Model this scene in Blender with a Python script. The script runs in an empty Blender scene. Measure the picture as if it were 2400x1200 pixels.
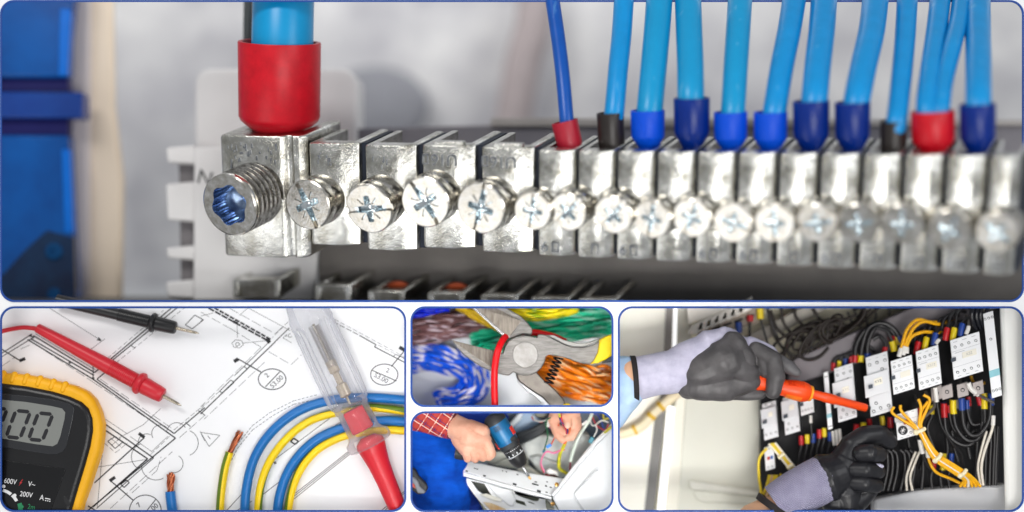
import bpy, bmesh, math, random
from mathutils import Vector, Matrix
random.seed(7)
scene = bpy.context.scene
C = scene.collection

# ------------------------------------------------------------------ camera, world, lamps, exposure
CAM = 3.3333                       # metres from the lens to the face of the display mount
cd = bpy.data.cameras.new('camera'); cam = bpy.data.objects.new('camera', cd); C.objects.link(cam)
cam.location = (0, -CAM, 0); cam.rotation_euler = (math.radians(90), 0, 0)
cd.lens = 50; cd.sensor_width = 36; cd.clip_start = 0.05; cd.clip_end = 60
cd.dof.use_dof = True; cd.dof.focus_distance = CAM+0.022; cd.dof.aperture_fstop = 0.33
scene.camera = cam

world = bpy.data.worlds.new('World'); scene.world = world; world.use_nodes = True
bg = world.node_tree.nodes['Background']
bg.inputs[0].default_value = (0.93, 0.96, 1.0, 1); bg.inputs[1].default_value = 0.38

def lamp(name, loc, target, sx, sy, watts, color=(1, 1, 1), spread=180):
    ld = bpy.data.lights.new(name, 'AREA'); ld.shape = 'RECTANGLE'; ld.size = sx; ld.size_y = sy
    ld.energy = watts; ld.color = color; ld.spread = math.radians(spread)
    o = bpy.data.objects.new(name, ld); C.objects.link(o); o.location = loc
    o.rotation_euler = (Vector(target) - Vector(loc)).to_track_quat('-Z', 'Y').to_euler()
    return o
lamp('key_softbox', (-1.5, -2.7, 1.9), (0, 0, 0.0), 1.4, 0.9, 48, (1.0, 0.98, 0.95))
lamp('side_softbox', (2.3, -2.6, 1.0), (0.3, 0, -0.1), 1.5, 1.4, 26, (0.97, 0.98, 1.0))
lamp('low_fill', (-2.0, -2.0, -1.6), (0.3, 0, 0.05), 2.0, 1.3, 14, (1.0, 0.99, 0.97))  # added fill from low left, brightens the clamp faces and screw heads
lamp('front_fill', (0.9, -3.8, -0.7), (0.3, 0, -0.35), 2.2, 0.9, 48, (1, 0.99, 0.97))  # added frontal fill that lifts the lower views
lamp('middle_fill', (0.05, -2.5, -1.15), (0.03, 0.15, -0.26), 1.0, 0.5, 1.3, (1, 0.99, 0.97), 24)  # unseen fill added to brighten the cutters and drill views
lamp('lower_right_fill', (0.75, -2.5, -1.2), (0.62, 0.2, -0.36), 1.2, 0.6, 1.0, (1, 0.97, 0.92), 30)  # unseen fill added to lift the control cabinet background
lamp('back_wall_fill', (-0.2, 0.7, 1.5), (-0.2, 1.5, 0.35), 2.4, 0.4, 8, (1, 1, 1))  # unseen fill added to brighten the wall behind the bar

vs = scene.view_settings
scene.display_settings.display_device = 'sRGB'
vs.view_transform = 'Standard'; vs.look = 'None'; vs.exposure = 0.0; vs.gamma = 1.0
vs.use_curve_mapping = False
scene.cycles.max_bounces = 10; scene.cycles.transmission_bounces = 10
scene.cycles.caustics_reflective = False; scene.cycles.caustics_refractive = False
scene.cycles.sample_clamp_indirect = 6

# ------------------------------------------------------------------ colour and material helpers
def lin(c):
    return tuple(((x/255.0)/12.92 if x/255.0 <= 0.04045 else ((x/255.0+0.055)/1.055)**2.4) for x in c)

MATS = {}
def mat(name, rgb, rough=0.5, metal=0.0, var=0.12, vscale=18.0, bump=0.0, bscale=120.0, coat=0.0, trans=0.0,
        ior=1.45, alt=None, emit=None, stretch=None, spec=0.5, rvar=0.0, alpha=1.0, bdist=0.002, scuff=None, fine=0.0):
    """procedural Principled material: noise-varied base colour, optional fine relief"""
    if name in MATS: return MATS[name]
    m = bpy.data.materials.new(name); m.use_nodes = True; MATS[name] = m
    nt = m.node_tree; N = nt.nodes; Lk = nt.links; p = N['Principled BSDF']
    a = lin(rgb); b = lin(alt) if alt else tuple(max(0, x*(1-var)) for x in a)
    tc = N.new('ShaderNodeTexCoord'); src = tc.outputs['Object']
    if stretch:
        mp = N.new('ShaderNodeMapping'); mp.inputs['Scale'].default_value = stretch
        mp.inputs['Rotation'].default_value = (0.3, 0.5, 0.2) if len(stretch) < 4 else (0, 0, 0)
        Lk.new(src, mp.inputs['Vector']); src = mp.outputs['Vector']
    nz = N.new('ShaderNodeTexNoise'); nz.inputs['Scale'].default_value = vscale; nz.inputs['Detail'].default_value = 6
    nz.inputs['Roughness'].default_value = 0.62
    Lk.new(src, nz.inputs['Vector'])
    rp = N.new('ShaderNodeValToRGB'); rp.color_ramp.elements[0].position = 0.34; rp.color_ramp.elements[1].position = 0.66
    rp.color_ramp.elements[0].color = (*b, 1); rp.color_ramp.elements[1].color = (*a, 1)
    Lk.new(nz.outputs['Fac'], rp.inputs['Fac']); Lk.new(rp.outputs['Color'], p.inputs['Base Color'])
    p.inputs['Roughness'].default_value = rough; p.inputs['Metallic'].default_value = metal
    p.inputs['IOR'].default_value = ior; p.inputs['Transmission Weight'].default_value = trans
    p.inputs['Coat Weight'].default_value = coat; p.inputs['Coat Roughness'].default_value = 0.12
    p.inputs['Specular IOR Level'].default_value = spec
    p.inputs['Alpha'].default_value = alpha
    if alpha < 1:
        lw = N.new('ShaderNodeFresnel'); lw.inputs['IOR'].default_value = 1.5
        ma = N.new('ShaderNodeMapRange'); ma.inputs['From Max'].default_value = 0.45; ma.inputs['To Min'].default_value = alpha; ma.inputs['To Max'].default_value = 0.55
        Lk.new(lw.outputs[0], ma.inputs['Value']); Lk.new(ma.outputs[0], p.inputs['Alpha'])
    if rvar:
        mr = N.new('ShaderNodeMapRange'); mr.inputs['To Min'].default_value = max(0.02, rough-rvar); mr.inputs['To Max'].default_value = rough+rvar
        mr.inputs['From Min'].default_value = 0.3; mr.inputs['From Max'].default_value = 0.7
        Lk.new(nz.outputs['Fac'], mr.inputs['Value']); Lk.new(mr.outputs[0], p.inputs['Roughness'])
    if bump:
        n2 = N.new('ShaderNodeTexNoise'); n2.inputs['Scale'].default_value = bscale; n2.inputs['Detail'].default_value = 4
        Lk.new(src, n2.inputs['Vector'])
        bp = N.new('ShaderNodeBump'); bp.inputs['Strength'].default_value = bump; bp.inputs['Distance'].default_value = bdist
        Lk.new(n2.outputs['Fac'], bp.inputs['Height']); Lk.new(bp.outputs['Normal'], p.inputs['Normal'])
    if fine:                                             # sandy grain on top of the soft relief
        n3 = N.new('ShaderNodeTexNoise'); n3.inputs['Scale'].default_value = 420; n3.inputs['Detail'].default_value = 2; Lk.new(src, n3.inputs['Vector'])
        b3 = N.new('ShaderNodeBump'); b3.inputs['Strength'].default_value = fine; b3.inputs['Distance'].default_value = 0.001
        Lk.new(n3.outputs['Fac'], b3.inputs['Height']); Lk.new(bp.outputs['Normal'], b3.inputs['Normal']); Lk.new(b3.outputs['Normal'], p.inputs['Normal'])
    if scuff:                                            # pale rub marks and dust
        mp2 = N.new('ShaderNodeMapping'); mp2.inputs['Scale'].default_value = (1, 1, 0.16); Lk.new(tc.outputs['Object'], mp2.inputs['Vector'])
        n4 = N.new('ShaderNodeTexNoise'); n4.inputs['Scale'].default_value = 42; n4.inputs['Detail'].default_value = 5; Lk.new(mp2.outputs['Vector'], n4.inputs['Vector'])
        r4 = N.new('ShaderNodeMapRange'); r4.inputs['From Min'].default_value = 0.63; r4.inputs['From Max'].default_value = 0.80; r4.inputs['To Max'].default_value = 0.45; Lk.new(n4.outputs['Fac'], r4.inputs['Value'])
        x4 = N.new('ShaderNodeMix'); x4.data_type = 'RGBA'; Lk.new(r4.outputs[0], x4.inputs[0]); Lk.new(rp.outputs['Color'], x4.inputs[6]); x4.inputs[7].default_value = (*lin(scuff), 1); Lk.new(x4.outputs[2], p.inputs['Base Color'])
    if emit:
        p.inputs['Emission Color'].default_value = (*lin(emit[0]), 1); p.inputs['Emission Strength'].default_value = emit[1]
    return m

# ------------------------------------------------------------------ places: photograph millimetres at the mount, depth behind it
def at(px, py, d=0.0):
    k = (CAM + d/1000.0)/CAM
    return Vector(((px-1200)/1000.0*k, d/1000.0, (600-py)/1000.0*k))
def mm(r, d=0.0):
    return r/1000.0*(CAM + d/1000.0)/CAM

class Fr:
    """a local frame of the place: origin, two in-plane axes, one axis towards the viewer; lengths in millimetres"""
    def __init__(s, px, py, d, ex=(1, 0, 0), ey=(0, 0, 1), ez=(0, -1, 0)):
        s.o = at(px, py, d); s.ex = Vector(ex).normalized(); s.ey = Vector(ey).normalized(); s.ez = Vector(ez).normalized()
        s.M = Matrix((s.ex, s.ey, s.ez)).transposed(); s.I = s.M.inverted()
    def W(s, u, v, w=0.0): return s.o + (s.ex*u + s.ey*v + s.ez*w)/1000.0
    def L(s, px, py, w=0.0):
        c = Vector((0, -CAM, 0)); a = s.I @ (c - s.o); b = s.I @ (at(px, py) - c)
        t = (w/1000.0 - a.z)/b.z; r = (a + b*t)*1000.0
        return r.x, r.y
    def P(s, px, py, w=0.0):
        u, v = s.L(px, py, w); return s.W(u, v, w)

def spline(pts, k=8, closed=False):
    """Catmull-Rom through the points"""
    P = [Vector(p) for p in pts]; n = len(P)
    if n < 3 and not closed: return P
    out = []
    rng = n if closed else n-1
    for i in range(rng):
        p1 = P[i]; p2 = P[(i+1) % n]
        p0 = P[(i-1) % n] if (closed or i > 0) else p1*2-p2
        p3 = P[(i+2) % n] if (closed or i+2 < n) else p2*2-p1
        for j in range(k):
            t = j/k
            out.append(0.5*((2*p1)+(p2-p0)*t+(2*p0-5*p1+4*p2-p3)*t*t+(3*p1-p0-3*p2+p3)*t**3))
    if not closed: out.append(P[-1].copy())
    return out
def lerp(a, b, t): return a+(b-a)*t

class MB:
    def __init__(s): s.v = []; s.f = []; s.m = []; s.uv = {}
    def add(s, vs, fs, mi=0):
        b = len(s.v); s.v += [Vector(v) for v in vs]
        for f in fs: s.f.append(tuple(i+b for i in f)); s.m.append(mi)
        return s
    def ring_loft(s, rings, cap0=True, cap1=True, mi=0, mfun=None):
        b = len(s.v); n = len(rings[0])
        for r in rings: s.v += [Vector(p) for p in r]
        for i in range(len(rings)-1):
            for j in range(n):
                k = (j+1) % n
                s.f.append((b+i*n+j, b+i*n+k, b+(i+1)*n+k, b+(i+1)*n+j)); s.m.append(mfun(i, j) if mfun else mi)
        if cap0: s.f.append(tuple(b+j for j in reversed(range(n)))); s.m.append(mi)
        if cap1: s.f.append(tuple(b+(len(rings)-1)*n+j for j in range(n))); s.m.append(mi)
        return s
    def tube(s, pts, r, n=12, cap=True, mi=0, stripe=None, twist=0.0, flat=1.0, uvs=False):
        P = [Vector(p) for p in pts]; m = len(P)
        R = [r]*m if not hasattr(r, '__len__') else ([lerp(r[0], r[1], i/(m-1)) for i in range(m)] if len(r) == 2 and m != 2 else list(r))
        T = []
        for i in range(m):
            a = P[max(0, i-1)]; b = P[min(m-1, i+1)]; T.append((b-a).normalized())
        up = Vector((0, -1, 0)) if abs(T[0].y) < 0.9 else Vector((1, 0, 0))
        nrm = (up - T[0]*up.dot(T[0])).normalized(); rings = []; dist = 0
        for i in range(m):
            if i:
                nrm = (nrm - T[i]*nrm.dot(T[i])).normalized(); dist += (P[i]-P[i-1]).length
            bi = T[i].cross(nrm); ring = []
            for j in range(n):
                a = 2*math.pi*j/n + twist*dist
                ring.append(P[i] + nrm*(math.cos(a)*R[i]*flat) + bi*(math.sin(a)*R[i]))
            rings.append(ring)
        mf = (lambda i, j: 1 if stripe[0] <= j/n < stripe[1] else 0) if stripe else None
        return s.ring_loft(rings, cap, cap, mi, mf)
    def lathe(s, p0, axis, prof, n=24, cap0=True, cap1=True, mi=0, ref=None):
        """prof: (distance along axis, radius) in millimetres"""
        ax = Vector(axis).normalized(); r = Vector(ref) if ref else (Vector((0, 0, 1)) if abs(ax.z) < 0.9 else Vector((1, 0, 0)))
        a = (r-ax*r.dot(ax)).normalized(); b = ax.cross(a)
        rings = [[Vector(p0)+ax*(t/1000)+(a*math.cos(2*math.pi*j/n)+b*math.sin(2*math.pi*j/n))*(q/1000) for j in range(n)] for t, q in prof]
        return s.ring_loft(rings, cap0, cap1, mi)
    def prism(s, front, back, mi=0):
        """front polygon of world points, back = vector or list"""
        F = [Vector(p) for p in front]; n = len(F)
        B = [p+Vector(back) for p in F] if not isinstance(back, list) else [Vector(p) for p in back]
        b = len(s.v); s.v += F+B
        s.f.append(tuple(b+i for i in range(n))); s.m.append(mi)
        s.f.append(tuple(b+n+i for i in reversed(range(n)))); s.m.append(mi)
        for i in range(n):
            k = (i+1) % n; s.f.append((b+i, b+n+i, b+n+k, b+k)); s.m.append(mi)
        return s
    def box(s, fr, u0, u1, v0, v1, w0, w1, mi=0):
        f = [fr.W(u0, v0, w1), fr.W(u1, v0, w1), fr.W(u1, v1, w1), fr.W(u0, v1, w1)]
        return s.prism(f, fr.ez*((w0-w1)/1000), mi)
    def sphere(s, c, r, n=12, sq=(1, 1, 1), mi=0):
        c = Vector(c); rings = []
        m = max(4, n//2)
        for i in range(m+1):
            t = math.pi*i/m; t = min(max(t, 0.02), math.pi-0.02)
            rings.append([c+Vector((math.sin(t)*math.cos(2*math.pi*j/n)*r*sq[0], math.sin(t)*math.sin(2*math.pi*j/n)*r*sq[1], math.cos(t)*r*sq[2])) for j in range(n)])
        return s.ring_loft(rings, True, True, mi)
    def capsule(s, p0, r0, p1, r1, n=26):
        p0 = Vector(p0); p1 = Vector(p1); ax = (p1-p0)
        if ax.length < 1e-6: ax = Vector((0, 0, 1e-4))
        ax = ax.normalized(); r = Vector((0, 0, 1)) if abs(ax.z) < 0.9 else Vector((1, 0, 0))
        a = (r-ax*r.dot(ax)).normalized(); b = ax.cross(a); rings = []
        for c, rad, ang in [(p0, r0, t) for t in (-86, -60, -30, 0)] + [(p1, r1, t) for t in (0, 30, 60, 86)]:
            q = math.radians(ang)
            rings.append([c+ax*(math.sin(q)*rad)+(a*math.cos(2*math.pi*j/n)+b*math.sin(2*math.pi*j/n))*(math.cos(q)*rad) for j in range(n)])
        return s.ring_loft(rings, True, True)
    def build(s, name, mats, parent=None, smooth=40, bevel=0, bseg=2, org=None, recalc=True):
        if not isinstance(mats, (list, tuple)): mats = [mats]
        if parent is not None: o0 = ORG[parent]
        else:
            xs = [v.x for v in s.v]; ys = [v.y for v in s.v]; zs = [v.z for v in s.v]
            o0 = Vector(org) if org is not None else Vector(((min(xs)+max(xs))/2, (min(ys)+max(ys))/2, min(zs)))
        me = bpy.data.meshes.new(name)
        me.from_pydata([tuple(v-o0) for v in s.v], [], s.f)
        for m in mats: me.materials.append(m)
        if len(mats) > 1: me.polygons.foreach_set('material_index', s.m)
        if recalc:
            bm = bmesh.new(); bm.from_mesh(me); bmesh.ops.recalc_face_normals(bm, faces=bm.faces); bm.to_mesh(me); bm.free()
        if smooth:
            me.polygons.foreach_set('use_smooth', [True]*len(me.polygons)); me.set_sharp_from_angle(angle=math.radians(smooth))
        me.update()
        return link(name, me, o0, parent, bevel, bseg)
ORG = {}
def link(name, me, o0, parent=None, bevel=0, bseg=2):
    o = bpy.data.objects.new(name, me); C.objects.link(o); ORG[o] = o0
    if parent is not None: o.parent = parent
    else: o.location = o0
    if bevel:
        b = o.modifiers.new('bevel', 'BEVEL'); b.width = bevel/1000; b.segments = bseg; b.limit_method = 'ANGLE'; b.angle_limit = math.radians(35)
        b.harden_normals = False
    return o
def thing(name, label, cat, loc, group=None):
    o = bpy.data.objects.new(name, None); C.objects.link(o); o.location = Vector(loc); ORG[o] = Vector(loc)
    o.empty_display_size = 0.02
    return tag(o, label, cat, group)
def tag(o, label=None, cat=None, group=None, kind=None):
    if label: o['label'] = label
    if cat: o['category'] = cat
    if group: o['group'] = group
    if kind: o['kind'] = kind
    return o

def text_mb(body, size, fr, u, v, w, depth=0.6, rot=0.0, align='CENTER', mi=0, mb=None, sx=1.0):
    """lettering as a raised mesh in frame fr, size in millimetres"""
    cu = bpy.data.curves.new('t', 'FONT'); cu.body = body; cu.size = size; cu.extrude = depth/2; cu.resolution_u = 3
    cu.align_x = align; cu.align_y = 'CENTER'
    ob = bpy.data.objects.new('t', cu); C.objects.link(ob)
    me = bpy.data.meshes.new_from_object(ob.evaluated_get(bpy.context.evaluated_depsgraph_get()))
    bpy.data.objects.remove(ob); bpy.data.curves.remove(cu)
    mb = mb or MB(); ca, sa = math.cos(rot), math.sin(rot)
    mb.add([fr.W(u+(q.co.x*sx*ca-q.co.y*sa), v+(q.co.x*sx*sa+q.co.y*ca), w+q.co.z) for q in me.vertices], [tuple(p.vertices) for p in me.polygons], mi)
    bpy.data.meshes.remove(me)
    return mb

def blob(name, caps, m, parent=None, voxel=3.0, smooth=6, org=None, folds=None):
    """one continuous skin grown over tapered limbs"""
    mb = MB()
    for p0, r0, p1, r1 in caps: mb.capsule(p0, r0, p1, r1)
    o = mb.build(name, m, parent, smooth=0, org=org)
    o.data.polygons.foreach_set('use_smooth', [True]*len(o.data.polygons))
    r = o.modifiers.new('skin', 'REMESH'); r.mode = 'VOXEL'; r.voxel_size = voxel/1000; r.use_smooth_shade = True
    s = o.modifiers.new('soft', 'SMOOTH'); s.factor = 0.5; s.iterations = smooth
    if folds:                                            # soft creases of cloth: size and height in millimetres
        tx = bpy.data.textures.new('folds', 'CLOUDS'); tx.noise_scale = folds[0]/1000; tx.noise_depth = 1
        dm = o.modifiers.new('folds', 'DISPLACE'); dm.texture = tx; dm.strength = folds[1]/1000; dm.mid_level = 0.5; dm.texture_coords = 'LOCAL'
    return o

def clip(o, top=None, bottom=None, left=None, right=None):
    """trim a finished piece at the divider between two neighbouring views"""
    dg = bpy.context.evaluated_depsgraph_get(); dg.update()
    me = bpy.data.meshes.new_from_object(o.evaluated_get(dg)); o.modifiers.clear()
    bm = bmesh.new(); bm.from_mesh(me); o0 = ORG[o.parent] if o.parent else ORG[o]
    c = Vector((0, -CAM, 0))
    for v, ax in ((top, 'y'), (bottom, 'y'), (left, 'x'), (right, 'x')):
        if v is None: continue
        if ax == 'y': n = (at(0, v)-c).cross(at(2400, v)-c).normalized()
        else: n = (at(v, 0)-c).cross(at(v, 1200)-c).normalized()
        ref = at(1200, v+50) if v is top else at(1200, v-50) if v is bottom else at(v+50, 600) if v is left else at(v-50, 600)
        if n.dot(ref-c) > 0: n = -n
        g = bmesh.ops.bisect_plane(bm, geom=bm.verts[:]+bm.edges[:]+bm.faces[:], plane_co=c-o0, plane_no=n, clear_outer=True)
        ed = [e for e in g['geom_cut'] if isinstance(e, bmesh.types.BMEdge)]
        if ed: bmesh.ops.holes_fill(bm, edges=ed, sides=0)
    bm.to_mesh(me); bm.free(); me.name = o.name; o.data = me
    return o

def outline2d(x0, y0, x1, y1, r, n=10):
    out = []
    for cx, cy, a0 in ((x1-r, y0+r, -90), (x1-r, y1-r, 0), (x0+r, y1-r, 90), (x0+r, y0+r, 180)):
        for i in range(n+1):
            a = math.radians(a0+90*i/n); out.append((cx+r*math.cos(a), cy+r*math.sin(a)))
    return out
def holed_plate(name, loops, y_mm, thick, m, parent=None):
    """flat plate with holes: first loop outside, others inside, pixels at the mount plane"""
    cu = bpy.data.curves.new('p', 'CURVE'); cu.dimensions = '2D'; cu.fill_mode = 'BOTH'; cu.extrude = thick/2000
    for lp in loops:
        sp = cu.splines.new('POLY'); sp.points.add(len(lp)-1); sp.use_cyclic_u = True
        for q, (x, y) in zip(sp.points, lp):
            w = at(x, y, y_mm); q.co = (w.x, w.z, 0, 1)
    ob = bpy.data.objects.new('p', cu); C.objects.link(ob)
    me = bpy.data.meshes.new_from_object(ob.evaluated_get(bpy.context.evaluated_depsgraph_get()))
    bpy.data.objects.remove(ob); bpy.data.curves.remove(cu)
    mb = MB(); mb.add([Vector((q.co.x, y_mm/1000-q.co.z, q.co.y)) for q in me.vertices], [tuple(p.vertices) for p in me.polygons])
    bpy.data.meshes.remove(me)
    return mb.build(name, m, parent, smooth=30, recalc=True)

# ------------------------------------------------------------------ shared materials
M_white = mat('mount_white', (240, 240, 241), 0.6, var=0.01)
M_rim = mat('rim_blue', (30, 72, 150), 0.6, var=0.04, spec=0.3)
M_zinc = mat('zinc_plated_steel', (238, 238, 234), 0.21, 1.0, alt=(170, 167, 156), vscale=14, bump=0.75, bscale=46, rvar=0.09, fine=0.6)
M_zinc2 = mat('screw_steel', (220, 218, 214), 0.18, 1.0, alt=(190, 184, 172), vscale=45, bump=0.08, bscale=200, rvar=0.08)
M_socket = mat('socket_steel', (232, 238, 240), 0.14, 1.0, alt=(196, 208, 214), vscale=40)
M_thread = mat('thread_steel', (196, 192, 186), 0.22, 1.0, alt=(120, 116, 110), vscale=60)
M_darkcav = mat('dark_recess', (22, 22, 26), 0.7, var=0.2)
# ------------------------------------------------------------------ the display mount that holds the five views
PANELS = [(0, 0, 2400, 708), (0, 718, 952, 1200), (962, 718, 1438, 954), (962, 964, 1438, 1200), (1448, 718, 2400, 1200)]
mount = thing('display_mount', 'white mount board with five blue-rimmed rounded openings in front of the scenes', 'mount board', at(1200, 1235, 0))
holed_plate('mount_board', [[(-40, -40), (2440, -40), (2440, 1240), (-40, 1240)]] + [outline2d(x0+2, y0+2, x1-2, y1-2, 32) for x0, y0, x1, y1 in PANELS], 3, 3, M_white, mount)
for x0, y0, x1, y1 in PANELS:
    holed_plate('blue_rim', [outline2d(x0, y0, x1, y1, 34), outline2d(x0+4.6, y0+4.6, x1-4.6, y1-4.6, 30)], 0, 2, M_rim, mount)
# ================================================================== the large view: neutral terminal bar
# room behind the bar
W_back = mat('cabinet_back_paint', (236, 235, 234), 0.6, vscale=2.6, alt=(176, 175, 182))
W_floor = mat('cabinet_floor_paint', (86, 83, 80), 0.6, var=0.2)
fr = Fr(1200, 600, 1500)
m = MB(); m.box(fr, -2000, 2000, -110, 1200, -12, 0)
tag(m.build('back_wall', W_back), kind='structure')
m = MB(); m.add([Vector((-2.0, 0.12, -0.113)), Vector((2.0, 0.12, -0.113)), Vector((2.0, 0.62, -0.113)), Vector((-2.0, 0.62, -0.113)),
                 Vector((-2.0, 0.12, -0.116)), Vector((2.0, 0.12, -0.116)), Vector((2.0, 0.62, -0.116)), Vector((-2.0, 0.62, -0.116))],
                [(0, 1, 2, 3), (7, 6, 5, 4), (0, 4, 5, 1), (1, 5, 6, 2), (2, 6, 7, 3), (3, 7, 4, 0)])
tag(m.build('cabinet_floor', W_floor), kind='structure')

F1 = Fr(900, 470, 0, (math.cos(math.radians(15)), -math.sin(math.radians(15)), -0.036), (0, -0.22, 1), (-0.417, -0.857, -0.303))
def dep(px, py=470, w=0): return F1.P(px, py, w).y*1000
def sc(px): return (CAM+F1.P(px, 470).y)/CAM          # millimetres per photograph pixel there

GAP_SHADE = True; M_gap_shade = mat('gap_shade_navy', (16, 26, 44), 0.6)
def clamp_body(u0, u1, vb, vt, parent, tab=False):
    """upright U of plated steel: front plate with a wide right facet, two side walls running back"""
    w = u1-u0; g = w*0.055; t = max(10, w*0.13); L = -150
    a, b = u0+g, u1-g
    out = [(a, -6), (a+2, -2), (a+7, 0), (a+w*0.56, 0), (a+w*0.60, -2), (b-w*0.10, -9), (b-3, -14), (b, -22), (b, L), (b-t*0.6, L-4), (b-t, L), (b-t, -30), (a+t, -30), (a+t, L), (a+t*0.5, L-4), (a, L)]
    mb = MB()
    rings = []
    for v, ins in ((vb, 3), (vb+4, 0), (vt-3, 0), (vt, 2)):
        cu, cw = (a+b)/2, -70
        rings.append([F1.W(p[0]+(cu-p[0])*ins/60, v, p[1]+(cw-p[1])*ins/110) for p in out])
    mb.ring_loft(rings)
    if tab: mb.box(F1, a+w*0.2, a+w*0.7, vt-2, vt+8, -20, -2)
    body = mb.build('clamp_body', M_zinc, parent, smooth=28, bevel=2.2)
    mb = MB(); mb.box(F1, a+t+0.5, b-t-0.5, vb+8, vt-62, L+6, -31)
    mb.build('inner_block', M_zinc, parent, smooth=0)
    if GAP_SHADE:                                           # dark plate added for the shade in the gap between clamps
        mb = MB(); mb.box(F1, b+0.4, b+2*g-0.4, vb+3, vt-3, L+4, -24); mb.build('gap_shade_plate', M_gap_shade, parent, smooth=0)
    return body

def head_mesh(name, R, hexa=False, length=70, thread=False):
    """screw along +Z, face at z=0: slot with a cross recess, or a socket"""
    NR, NA = 56, 150; v = []; f = []
    def depth(x, y):
        r = math.hypot(x, y); d = 0.0
        if hexa:
            a = math.atan2(y, x); lim = 0.66*(0.93+0.07*math.cos(6*a))
            if r < lim: d = 0.75-0.12*r
            return d
        if abs(x) < 0.105: d = 0.15
        for p, q in ((x, y), (y, x)):
            if abs(p) < 0.15*(1.05-0.35*min(1, abs(q)/0.52)) and abs(q) < 0.52: d = max(d, 0.5-0.35*abs(q))
        if r < 0.2: d = max(d, 0.52-0.4*r)
        if 0.28 < r < 0.58 and min(abs(x-y), abs(x+y)) < 0.035: d = max(d, 0.07)
        return d
    v.append((0, 0, -depth(0, 0)*R))
    for i in range(1, NR+1):
        r = i/NR*0.94
        for j in range(NA):
            a = 2*math.pi*j/NA; x, y = r*math.cos(a), r*math.sin(a); v.append((x*R, y*R, -depth(x, y)*R))
    prof = [(0.985, -0.03), (1.0, -0.09)]
    if thread:
        z = -0.16; k = 0
        while z*R > -length:
            prof += [(1.0, z), (0.99, z-0.05), (0.84, z-0.13), (0.84, z-0.16)]; z -= 0.235
    else: prof += [(1.0, -0.5), (0.985, -0.53), (1.0, -0.56)]
    prof += [(1.0, -length/R)]
    for r, z in prof:
        for j in range(NA):
            a = 2*math.pi*j/NA
            zz = z
            if not thread and not hexa and r > 0.98 and z > -0.2 and abs(r*math.cos(a)) < 0.105: zz = z-0.13
            v.append((r*R*math.cos(a), r*R*math.sin(a), zz*R))
    nr = NR+len(prof)
    for j in range(NA): f.append((0, 1+j, 1+(j+1) % NA))
    for i in range(nr-1):
        for j in range(NA):
            a = 1+i*NA+j; b = 1+i*NA+(j+1) % NA; f.append((a, a+NA, b+NA, b))
    me = bpy.data.meshes.new(name); me.from_pydata([(x/1000, y/1000, z/1000) for x, y, z in v], [], f)
    me.materials.append(M_zinc2); me.materials.append(M_socket); me.materials.append(M_thread)
    for p in me.polygons:
        p.use_smooth = True
        c = p.center
        if math.hypot(c.x, c.y) < R/1000*0.68 and c.z < -0.05*R/1000: p.material_index = 1
        if thread and c.z < -0.14*R/1000 and math.hypot(c.x, c.y) > 0.8*R/1000: p.material_index = 2
    me.set_sharp_from_angle(angle=math.radians(32))
    return me
SM = head_mesh('small_screw', 44, length=66); BM = head_mesh('large_screw', 60, length=84)
HM = head_mesh('socket_screw', 76, True, 118, True); HM.materials[1] = mat('socket_dark_steel', (168, 188, 214), 0.14, 1.0, alt=(110, 130, 165), vscale=40)
def put_screw(name, me, px, py, prot, parent, spin, scale=1.0, tilt=(0, 0)):
    o = bpy.data.objects.new(name, me); C.objects.link(o); o.parent = parent
    z = (F1.ez + Vector((tilt[0], 0, tilt[1]))).normalized(); x = Vector((0, 0, 1)).cross(z).normalized(); y = z.cross(x)
    R = Matrix((x, y, z)).transposed() @ Matrix.Rotation(spin, 3, 'Z')
    o.rotation_euler = R.to_euler(); o.location = F1.P(px, py, prot) - ORG[parent]; o.scale = (scale,)*3
    ORG[o] = F1.P(px, py, prot)
    return o

M_emb = mat('embossed_steel', (150, 152, 154), 0.35, 1.0, alt=(110, 114, 122), vscale=80)
# --- the five big clamps (px edges, top, bottom, screw, spin)
GB = 'clamps of the neutral terminal bar'
big = [(720, 846, 336, 576, (720, 480), 0.35, 'second clamp of the bar, right beside the block with the socket screw', None),
       (850, 980, 341, 588, (864, 490), 1.62, 'wide empty clamp whose screw slot lies level, third on the bar', None),
       (983, 1118, 341, 583, (996, 474), 0.5, 'wide empty clamp stamped U16 between two other wide clamps, fourth on the bar', 'U16'),
       (1121, 1255, 346, 593, (1126, 488), -0.35, 'last wide clamp, stamped U16, next to the clamp with the thin red ferrule', 'U16')]
# the block for the thick cable
x0, x1 = 520, 716
t = thing('terminal_block', 'large plated end block with threaded socket screw under the thick red ferrule', 'terminal block', F1.P(618, 604, -60), GB)
u0, _ = F1.L(x0, 470); u1, _ = F1.L(x1, 470); _, vt = F1.L(618, 318); _, vb = F1.L(618, 603)
g = u1-u0
mb = MB()
out = [(u0, -8), (u0+3, -2), (u0+9, 0), (u0+g*.70, 0), (u0+g*.74, -3), (u0+g*.78, -14), (u0+g*.83, -15), (u0+g*.86, -4), (u0+g*.93, -5), (u1-6, -12), (u1-1, -20),
       (u1-1, -170), (u0+g*.86, -170), (u0+g*.86, -60), (u0+g*.14, -60), (u0+g*.14, -170), (u0, -170)]
mb.ring_loft([[F1.W(p[0]+((u0+u1)/2-p[0])*i/80, v, p[1]+(-80-p[1])*i/120) for p in out] for v, i in ((vb, 3), (vb+4, 0), (vt-4, 0), (vt, 3))])
mb.build('block_body', M_zinc, t, smooth=28, bevel=3)
mb = MB(); mb.box(F1, u0+g*.15, u1-g*.15, vb+6, vt-30, -165, -61); mb.build('inner_block', M_zinc, t)
mb = MB()
for i in range(34):
    a = u0+g*(0.10+0.58*random.random()); b = vt-16-60*random.random(); q = random.uniform(2, 5)
    mb.box(F1, a, a+q, b-random.uniform(5, 14), b, -2, random.uniform(1.5, 3.5))
tag(mb.build('stamped_marks', M_emb, t, bevel=0.8), kind='stuff')
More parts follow.
